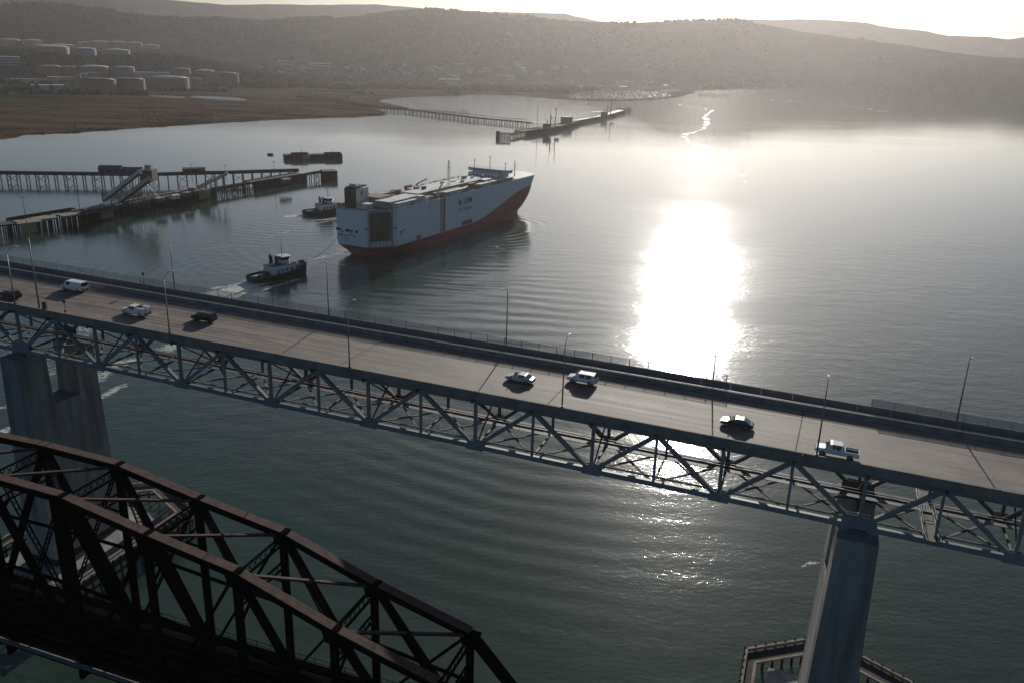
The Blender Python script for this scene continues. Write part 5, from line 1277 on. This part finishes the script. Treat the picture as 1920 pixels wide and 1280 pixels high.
for k, (px, py, h) in enumerate(((1007, 246, 36), (1031, 240, 40), (1060, 226, 18), (1081, 228, 18), (1118, 214, 24))):
    p = xy(px, py, 6); t = thing('floodlight_mast', f'{ORD[k]} hair-thin mast from the left on the far wharf', 'mast', (p[0], p[1], 6), 0, 'masts on the far wharf')
    MB().cyl((0, 0, 0), (0, 0, h), .35, .2, 5).build('pole', M['steel_dark'], t); MB().beam((-1, 0, h), (1, 0, h), .4, .4).build('light_bar', M['steel_dark'], t)
p = xy(1340, 181); ow = thing('pile_dolphin', 'dark cluster of old piles in the bright shallows', 'piles', (p[0], p[1], 0))
for k in range(22): MB().cyl(((k - 11) * 4.5, random.uniform(-6, 6), -2), ((k - 11) * 4.5, random.uniform(-6, 6), random.uniform(5, 9)), 1.0, .9, 5).build('pile', M['creosote'], ow)

# ---------------------------------------------------------------- storage tanks
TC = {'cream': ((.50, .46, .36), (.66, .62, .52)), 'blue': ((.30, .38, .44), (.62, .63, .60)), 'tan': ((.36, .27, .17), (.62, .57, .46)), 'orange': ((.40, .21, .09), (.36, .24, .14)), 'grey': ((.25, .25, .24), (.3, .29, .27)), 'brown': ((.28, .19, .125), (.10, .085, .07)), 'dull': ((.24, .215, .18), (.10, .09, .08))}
TANKS = [(3, 34, 77.5, 87.5, 'cream', 'cream tank at the far left end of the hilltop row'), (47, 78, 78.7, 87, 'cream', 'second cream-roofed tank from the left on the hilltop'),
         (66, 95, 86.7, 93, 'tan', 'tan tank half hidden behind the broad pale-roofed hillside tank'), (75, 124, 91, 104, 'cream', 'broad pale-roofed tank lowest on the left of the hill'),
         (97, 138, 87.5, 97, 'cream', 'low white-roofed tank just behind the broad pale-roofed tank'), (142, 177, 94, 107, 'blue', 'pale blue tank in the middle of the hillside'),
         (197, 240, 96.7, 108.5, 'blue', 'bluest tank on the hillside, with white roof rim'), (150, 172, 82.5, 91, 'blue', 'small bluish tank at the left of the tan hilltop row'),
         (172, 204, 81, 92, 'tan', 'first tan tank with white domed roof in the hilltop row'), (207, 237, 82, 93, 'tan', 'second tan tank with white domed roof in the hilltop row'),
         (238, 265, 82.5, 93, 'tan', 'third tan tank with white domed roof in the hilltop row'), (272, 298, 86, 93, 'cream', 'cream tank at the right end of the hilltop row'),
         (74, 112, 129, 143, 'orange', 'orange tank at the left of the row below the hill'), (113, 142, 129, 141, 'orange', 'smaller orange tank touching the left orange one'),
         (154, 200, 129, 144, 'tan', 'wide tan tank below the two blue hillside tanks'), (214, 250, 130, 143, 'grey', 'grey tank with a dark doorway patch below the hill'),
         (165, 182, 138, 146, 'tan', 'small tan tank in front of the wide tan one'), (158, 214, 154, 175, 'dull', 'dull grey-brown tank, left of the big front pair by the marsh'),
         (216, 269, 153, 173.5, 'brown', 'brown tank, right of the big front pair by the marsh'), (284, 351, 150, 168.5, 'grey', 'widest low grey tank beside the marsh pool'),
         (358, 377, 149, 160.5, 'orange', 'small orange tank right of the widest grey one'), (400, 446, 141, 160, 'dull', 'tan-grey tank standing alone at the right of the tank farm'),
         (327, 356, 132, 144, 'grey', 'grey tank behind the widest low grey tank'), (369, 400, 134, 143, 'tan', 'tan tank behind the small orange one'),
         (142, 152, 144, 160, 'grey', 'slim upright grey tank left of the front pair'), (153, 164, 141, 151, 'blue', 'small bright blue tank among the pipework')]
def one(px, py):
    p = on_land([px], [py])[0]
    return Vector(p) if p[0] == p[0] else G(px, py, 1.5)
for x0, x1, yt, yb, c, lab in TANKS:
    yb -= .4; p = one((x0 + x1) / 2, yb); D = math.hypot(p.x, p.y) * 1.0; dirv = Vector((p.x, p.y, 0)).normalized()
    r = (x1 - x0) / 2 * D / F_PX; h = (yb - yt) * D / F_PX * .98
    ctr = Vector((p.x, p.y, p.z)) + dirv * r
    t = thing('storage_tank', lab, 'tank', ctr, 0, 'oil storage tanks across the marsh')
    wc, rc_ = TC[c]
    mw = mat('tank_wall_' + c, [q * .6 * k_ for q, k_ in zip(wc, (1.15, 1.0, .85))], .6, var=.1, vscale=.05, stretch=(1, 1, .2)); mr = mat('tank_roof_' + c, rc_, .6, var=.08, vscale=.05)  # shade put into the darkened shells; roofs kept light as if sunlit
    n = 40; an = [2 * math.pi * k / n for k in range(n)]
    ring = lambda rr, z: [(rr * math.cos(a), rr * math.sin(a), z) for a in an]
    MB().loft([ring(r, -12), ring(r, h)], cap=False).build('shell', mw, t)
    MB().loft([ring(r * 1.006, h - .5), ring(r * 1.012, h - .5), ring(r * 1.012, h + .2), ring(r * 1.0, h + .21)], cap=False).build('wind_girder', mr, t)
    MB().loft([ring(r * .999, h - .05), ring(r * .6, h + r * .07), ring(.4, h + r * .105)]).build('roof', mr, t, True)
    mb = MB(); m0 = 20
    for k in range(m0):
        a0, a1 = -2.4 + 1.2 * k / m0, -2.4 + 1.2 * (k + 1) / m0
        mb.beam(((r + .5) * math.cos(a0), (r + .5) * math.sin(a0), h * k / m0), ((r + .5) * math.cos(a1), (r + .5) * math.sin(a1), h * (k + 1) / m0), .9, .3)
    mb.build('stair', M['steel_dark'], t)

# ---------------------------------------------------------------- town
def building(label, px, py, wpx, hpx, depth, wall, roof, grp=None, flat=True, storeys=0, rz=0.0, name='building', cat='building'):
    p = one(px, py); D = math.hypot(p.x, p.y); w = wpx * D / F_PX; h = hpx * D / F_PX
    t = thing(name, label, cat, p, -math.atan2(p.x, p.y) + rz, grp)
    MB().box(-w / 2, w / 2, 0, depth, -6, h).build('wall', M[wall], t)
    if flat: MB().box(-w / 2 - .3, w / 2 + .3, -.3, depth + .3, h + .01, h + .6).build('roof', M[roof], t)
    else: MB().loft([[(x, -.6, h - .02), (x, depth + .6, h - .02), (x, depth / 2, h + depth * .28)] for x in (-w / 2 - .5, w / 2 + .5)]).build('roof', M[roof], t)
    if storeys:
        for s in range(storeys):
            z = h * (s + .35) / storeys
            for k in range(int(w // 6)): MB().box(-w / 2 + 2 + 6 * k, -w / 2 + 6 + 6 * k, -.12, -.02, z, z + h / storeys * .45).build('window', M['glass'], t)
    return t
M['tower_wall'] = mat('tower_cladding', (.30, .36, .38), .5, var=.08, vscale=.05); M['house_pale'] = mat('pale_stucco', (.5, .48, .44), .7, var=.15, vscale=.02); M['house_roof'] = mat('shingle_roof', (.16, .13, .11), .8, var=.3, vscale=.02)
M['house_grey'] = mat('grey_stucco', (.3, .3, .29), .8, var=.15, vscale=.02)
building('tall pale office tower rising above the town trees', 568, 128, 29, 31, 34, 'tower_wall', 'steel_light', storeys=11, name='office_tower', cat='tower')
building('long white low block right of the tall tower', 600, 130, 38, 9, 30, 'house_pale', 'roof_white', storeys=2)
building('white-roofed low block left of the tall tower', 539, 127, 28, 10, 30, 'house_pale', 'roof_white', storeys=2)
building('pale blue-white plant building at the left edge below the tanks', 16, 124, 34, 13, 40, 'tower_wall', 'roof_white', storeys=3)
building('long pale shed at the left edge behind the marsh trees', 60, 158, 74, 7, 30, 'house_grey', 'steel_light', storeys=0)
building('long cream-roofed shed among trees left of the front tanks', 90, 169, 46, 7, 26, 'house_pale', 'roof_white')
building('pale flat shed between the hill and the front tank pair', 120, 152, 46, 5, 30, 'house_grey', 'roof_white')
building('wide grey flat-roofed warehouse right of the grey doorway tank', 285, 146, 56, 8, 40, 'house_grey', 'steel_light')
building('white clubhouse building on the shore behind the far trestle', 842, 158, 36, 8, 30, 'house_pale', 'roof_white', storeys=1)
random.seed(21)
for k in range(74):
    px, py = random.uniform(480, 1100), random.gauss(136, 10)
    if k > 58: px, py = random.uniform(1040, 1300), random.uniform(158, 168)
    if not 116 < py < 169: continue
    wl_, rf_, fl_ = random.choice(['house_pale', 'house_pale', 'house_grey']), random.choice(['house_roof', 'steel_light', 'roof_white']), random.random() < .35
    building(f"small {'pale' if wl_ == 'house_pale' else 'grey'} {'flat-roofed' if fl_ else 'gabled'} house with {dict(house_roof='brown', steel_light='grey', roof_white='white')[rf_]} roof in the {'shore quarter by the marina' if k > 58 else 'far town' if px < 790 else 'far town behind the bay'}", px, py, random.uniform(7, 15), random.uniform(3.2, 5.5), random.uniform(10, 16), wl_, rf_, 'houses of the far town', flat=fl_, rz=random.uniform(-.5, .5), name='house', cat='house')

# ---------------------------------------------------------------- trees
M['leaf'] = mat('foliage', (.035, .05, .022), .9, var=.45, vscale=.15, c2=[.075, .085, .04], spec=0.0)
M['leaf_dark'] = mat('dark_foliage', (.016, .022, .012), .9, var=.4, vscale=.1, c2=[.04, .045, .024], spec=0.0)
M['bark'] = mat('bark', (.06, .05, .04), .95)
_ph = (1 + 5 ** .5) / 2
ICO_V = np.array([(-1, _ph, 0), (1, _ph, 0), (-1, -_ph, 0), (1, -_ph, 0), (0, -1, _ph), (0, 1, _ph), (0, -1, -_ph), (0, 1, -_ph), (_ph, 0, -1), (_ph, 0, 1), (-_ph, 0, -1), (-_ph, 0, 1)]) / math.hypot(1, _ph)
ICO_F = np.array([(0, 11, 5), (0, 5, 1), (0, 1, 7), (0, 7, 10), (0, 10, 11), (1, 5, 9), (5, 11, 4), (11, 10, 2), (10, 7, 6), (7, 1, 8), (3, 9, 4), (3, 4, 2), (3, 2, 6), (3, 6, 8), (3, 8, 9), (4, 9, 5), (2, 4, 11), (6, 2, 10), (8, 6, 7), (9, 8, 1)])
def clumps(name, centers, radii, m, jit=.35, flat=.8, parent=None):
    n = len(centers)
    V = ICO_V[None] * (1 + (rng.random((n, 12, 1)) - .5) * 2 * jit) * radii[:, None, None]
    V[..., 2] *= flat
    V = V + centers[:, None, :]
    Fq = (ICO_F[None] + (np.arange(n) * 12)[:, None, None]).reshape(-1, 3)
    me = bpy.data.meshes.new(name); v = V.reshape(-1, 3)
    me.vertices.add(len(v)); me.vertices.foreach_set('co', v.astype(np.float32).ravel())
    me.loops.add(len(Fq) * 3); me.loops.foreach_set('vertex_index', Fq.astype(np.int32).ravel())
    me.polygons.add(len(Fq)); me.polygons.foreach_set('loop_start', np.arange(0, len(Fq) * 3, 3, dtype=np.int32))
    me.materials.append(m); me.update(calc_edges=True)
    return me
def tree_meshes(seed):
    r = np.random.default_rng(seed)
    n = 26; th = r.random(n) * 2 * math.pi; rr = 3.6 * np.sqrt(r.random(n)); z = 3.5 + 7.0 * r.random(n)
    rr = rr * (1.15 - ((z - 6.5) / 5.5) ** 2 * .8)
    cr = clumps('crown', np.stack([rr * np.cos(th), rr * np.sin(th), z], -1), .7 + 1.1 * r.random(n), M['leaf'] if seed % 2 else M['leaf_dark'], .5)
    mb = MB().cyl((0, 0, -1), (.2, .1, 6), .38, .2, 6)
    for k in range(4): mb.cyl((.1, .05, 3 + k * .6), (2.2 * math.cos(k * 1.7 + seed), 2.2 * math.sin(k * 1.7 + seed), 6 + k * .6), .16, .06, 5)
    return cr, mb.mesh('trunk', M['bark'])
TM = [tree_meshes(s) for s in range(5)]
random.seed(5)
spots = [(random.uniform(-5, 60), random.uniform(163, 181), 'a') for _ in range(26)] + [(random.uniform(60, 172), random.uniform(166, 180), 'a') for _ in range(26)] + [(random.uniform(20, 150), random.uniform(146, 160), 'a') for _ in range(14)]
spots += [(random.uniform(480, 800), random.uniform(146, 158), 'b') for _ in range(52)] + [(random.uniform(640, 1040), random.uniform(146, 166), 'b') for _ in range(46)] + [(random.uniform(560, 700), random.uniform(165, 186), 'c') for _ in range(14)]
TL = {'a': ('dark bushy tree on the marsh edge in front of the storage tanks', 'trees along the marsh edge'), 'b': ('dark tree on the green flat before the far town', 'trees on the town flat'), 'c': ('low shrub by the far trestle where it leaves the marsh', 'shrubs beside the far trestle')}
P_ = on_land([s[0] for s in spots], [s[1] for s in spots])
for (px, py, g), p in zip(spots, P_):
    if p[0] != p[0] or p[2] < .3: continue
    i = random.randrange(5); t = thing('tree' if g != 'c' else 'shrub', TL[g][0], 'tree' if g != 'c' else 'shrub', p, random.uniform(0, 6.28), TL[g][1])
    s = random.uniform(.75, 1.35) * (1 if g != 'c' else .45); t.scale = (s, s, s * random.uniform(.85, 1.15))
    obj('crown', TM[i][0], t); obj('trunk', TM[i][1], t)
# far woods, seen as one mass
def scatter(n, az0, az1, r0, r1, thr, seed, sz):
    a = rng.uniform(az0, az1, n); r = np.sqrt(rng.uniform(r0 ** 2, r1 ** 2, n)); x, y = r * np.sin(a), r * np.cos(a)
    k = fbm(x / 260, y / 260, 4, seed) > thr; x, y = x[k], y[k]; z = T(x, y); k = z > 1.0
    c = np.stack([x[k], y[k], z[k] + sz * .25], -1); return c, sz * (.45 + .5 * rng.random(len(c)))
parts = [scatter(9000, R(-40), R(6), 3350, 4700, .47, 61, 13), scatter(5000, R(4), R(40), 3300, 4750, .56, 67, 11), scatter(6000, R(-40), R(-15), 2480, 3250, .32, 71, 13), scatter(5200, R(-19), R(5), 2600, 3350, .40, 73, 12), scatter(2600, R(-40), R(-22), 2060, 2500, .38, 77, 10), scatter(3000, R(-26), R(-4), 2250, 2700, .47, 79, 8)]
def clear(c, s):   # keep the woods off the tanks
    ok = np.ones(len(c), bool)
    for o in [o for o in bpy.data.objects if o.name.startswith(('storage_tank', 'office_tower', 'building'))]:
        rr = 48 if o.name.startswith('storage') else 30
        dv = np.array([o.location.x, o.location.y]); nv = dv / np.linalg.norm(dv)
        q_ = c[:, :2] - dv; al = q_ @ nv; ac = np.abs(q_[:, 0] * nv[1] - q_[:, 1] * nv[0])
        ok &= ~((ac < rr) & (al < rr) & (al > -rr - 70))
    return c[ok], s[ok]
parts = [clear(*p) for p in parts]
wd = obj('woodland', clumps('woodland', np.vstack([p[0] for p in parts]), np.concatenate([p[1] for p in parts]), M['leaf_dark'], .45, .85))
tag(wd, 'dark scrub and woods covering the far hills and town', kind='stuff')

# tussocks of marsh grass, thickest along the water's edge
M['tussock'] = mat('marsh_grass', (.06, .04, .027), .95, var=.4, vscale=.03, c2=[.125, .08, .052], spec=0.0)
def marsh_clumps(n, az0, az1, r0, r1, near):
    a = rng.uniform(az0, az1, n); r = 1 / rng.uniform(1 / r1, 1 / r0, n); x, y = r * np.sin(a), r * np.cos(a)
    z = T(x, y); d = shore_sd(x, y); k = (z > .2) & (d > -6) & ((d < near) | (fbm(x / 60, y / 60, 3, 91) > .52))
    c = np.stack([x[k], y[k], z[k] + .1], -1); return c, .5 + 1.5 * rng.random(len(c)) ** 2
mc = [marsh_clumps(26000, R(-40), R(-6), 960, 2050, 12), marsh_clumps(2500, R(-10), R(8), 1900, 2700, 20)]
tag(obj('marsh_grass', clumps('marsh_grass', np.vstack([p[0] for p in mc]), np.concatenate([p[1] for p in mc]), M['tussock'], .5, .45)), 'brown tussocks of marsh grass', kind='stuff')

# ---------------------------------------------------------------- marina
bt = thing('sailing_boat', 'small white boat moored in the far marina', 'boat', (0, 0, 0), 0, 'boats moored in the marina')
MB().loft([[(x, -w, 1.4), (x, -w * .7, -.3), (x, w * .7, -.3), (x, w, 1.4)] for x, w in ((-5.5, 1.4), (0, 1.9), (3.5, 1.3), (6, .15))]).build('hull', M['white'], bt)
MB().box(-2.5, 2, -1.1, 1.1, 1.41, 2.5).build('cabin', M['white'], bt); MB().cyl((.8, 0, 1.4), (.8, 0, 14), .16, .12, 5).build('mast', M['steel_light'], bt)
random.seed(9); mp_ = [tuple(G(*p)[:2]) for p in MARINA]; cnt = 0
xs = [p[0] for p in mp_]; ys = [p[1] for p in mp_]; first = True
while cnt < 130:
    x, y = random.uniform(min(xs), max(xs)), random.uniform(min(ys), max(ys))
    if not in_poly(mp_, np.array([x]), np.array([y]))[0]: continue
    o = bt if first else copy_tree(bt); first = False; cnt += 1
    o.location = (x, round(y / 26) * 26 + random.uniform(-3, 3), 0); o.rotation_euler.z = 1.4 + random.choice([0, math.pi]) + random.uniform(-.06, .06); s = random.uniform(.8, 1.5); o.scale = (s, s, s)

# ---------------------------------------------------------------- drift lines of foam on the calm water
fm = bpy.data.materials.new('drift_foam'); fm.use_nodes = True
_n = fm.node_tree.nodes; _l = fm.node_tree.links; _p = _n['Principled BSDF']; _p.inputs['Base Color'].default_value = (.75, .75, .72, 1); _p.inputs['Roughness'].default_value = .5
_g = _n.new('ShaderNodeNewGeometry'); _t = _n.new('ShaderNodeTexNoise'); _t.inputs['Scale'].default_value = .07; _t.inputs['Detail'].default_value = 5; _l.new(_g.outputs['Position'], _t.inputs[0])
_r = _n.new('ShaderNodeMapRange'); _r.inputs[1].default_value = .47; _r.inputs[2].default_value = .6; _r.inputs[4].default_value = .5; _l.new(_t.outputs[0], _r.inputs[0])
_tr = _n.new('ShaderNodeBsdfTransparent'); _mx = _n.new('ShaderNodeMixShader'); _l.new(_r.outputs[0], _mx.inputs[0]); _l.new(_tr.outputs[0], _mx.inputs[1]); _l.new(_p.outputs[0], _mx.inputs[2]); _l.new(_mx.outputs[0], _n['Material Output'].inputs[0])
def ribbon(px, w, label):
    pts = []
    for a, b in zip(px, px[1:]):
        for k in range(8): pts.append((a[0] + (b[0] - a[0]) * k / 8 + random.uniform(-1.5, 1.5), a[1] + (b[1] - a[1]) * k / 8))
    P = [G(*p, .12) for p in pts]; mb = MB()
    L_, R_ = [], []
    for i, p in enumerate(P):
        d = (P[min(i + 1, len(P) - 1)] - P[max(i - 1, 0)]).normalized(); nr = Vector((-d.y, d.x, 0)); ww = w * random.choice([.25, .5, .8, 1.2, 1.8])
        L_.append(p + nr * ww); R_.append(p - nr * ww)
    for i in range(len(P) - 1): mb.quad([L_[i], L_[i + 1], R_[i + 1], R_[i]])
    tag(mb.build('drift_foam', fm), label, kind='stuff')
ribbon([(1272, 196), (1336, 207), (1322, 218), (1326, 232), (1318, 243), (1286, 252), (1284, 259), (1292, 268), (1325, 277), (1352, 288), (1384, 298)], 3.0, 'winding pale foam line on the bright water')
ribbon([(1352, 292), (1366, 312), (1392, 330), (1402, 346)], 2.0, 'faint tail of the winding foam line')
ribbon([(1440, 187), (1500, 191), (1560, 196), (1620, 203), (1670, 212)], 4, 'long straight pale wake far out to the right')

# ---------------------------------------------------------------- the hazy air
HAZE_DENSITY, HAZE_ANISO = 4.8e-5, .66
hz = MB().box(-8900, 8900, -900, 9000, -6, 640).build('haze', None)
hm = bpy.data.materials.new('sea_haze'); hm.use_nodes = True
_n = hm.node_tree.nodes; _n.clear()
_o = _n.new('ShaderNodeOutputMaterial'); _v = _n.new('ShaderNodeVolumePrincipled')
_v.inputs['Color'].default_value = (.96, .905, .875, 1); _v.inputs['Density'].default_value = HAZE_DENSITY; _v.inputs['Anisotropy'].default_value = HAZE_ANISO
hm.node_tree.links.new(_v.outputs[0], _o.inputs['Volume'])
hz.data.materials.append(hm)
tag(hz, 'pale haze over the strait', kind='stuff')
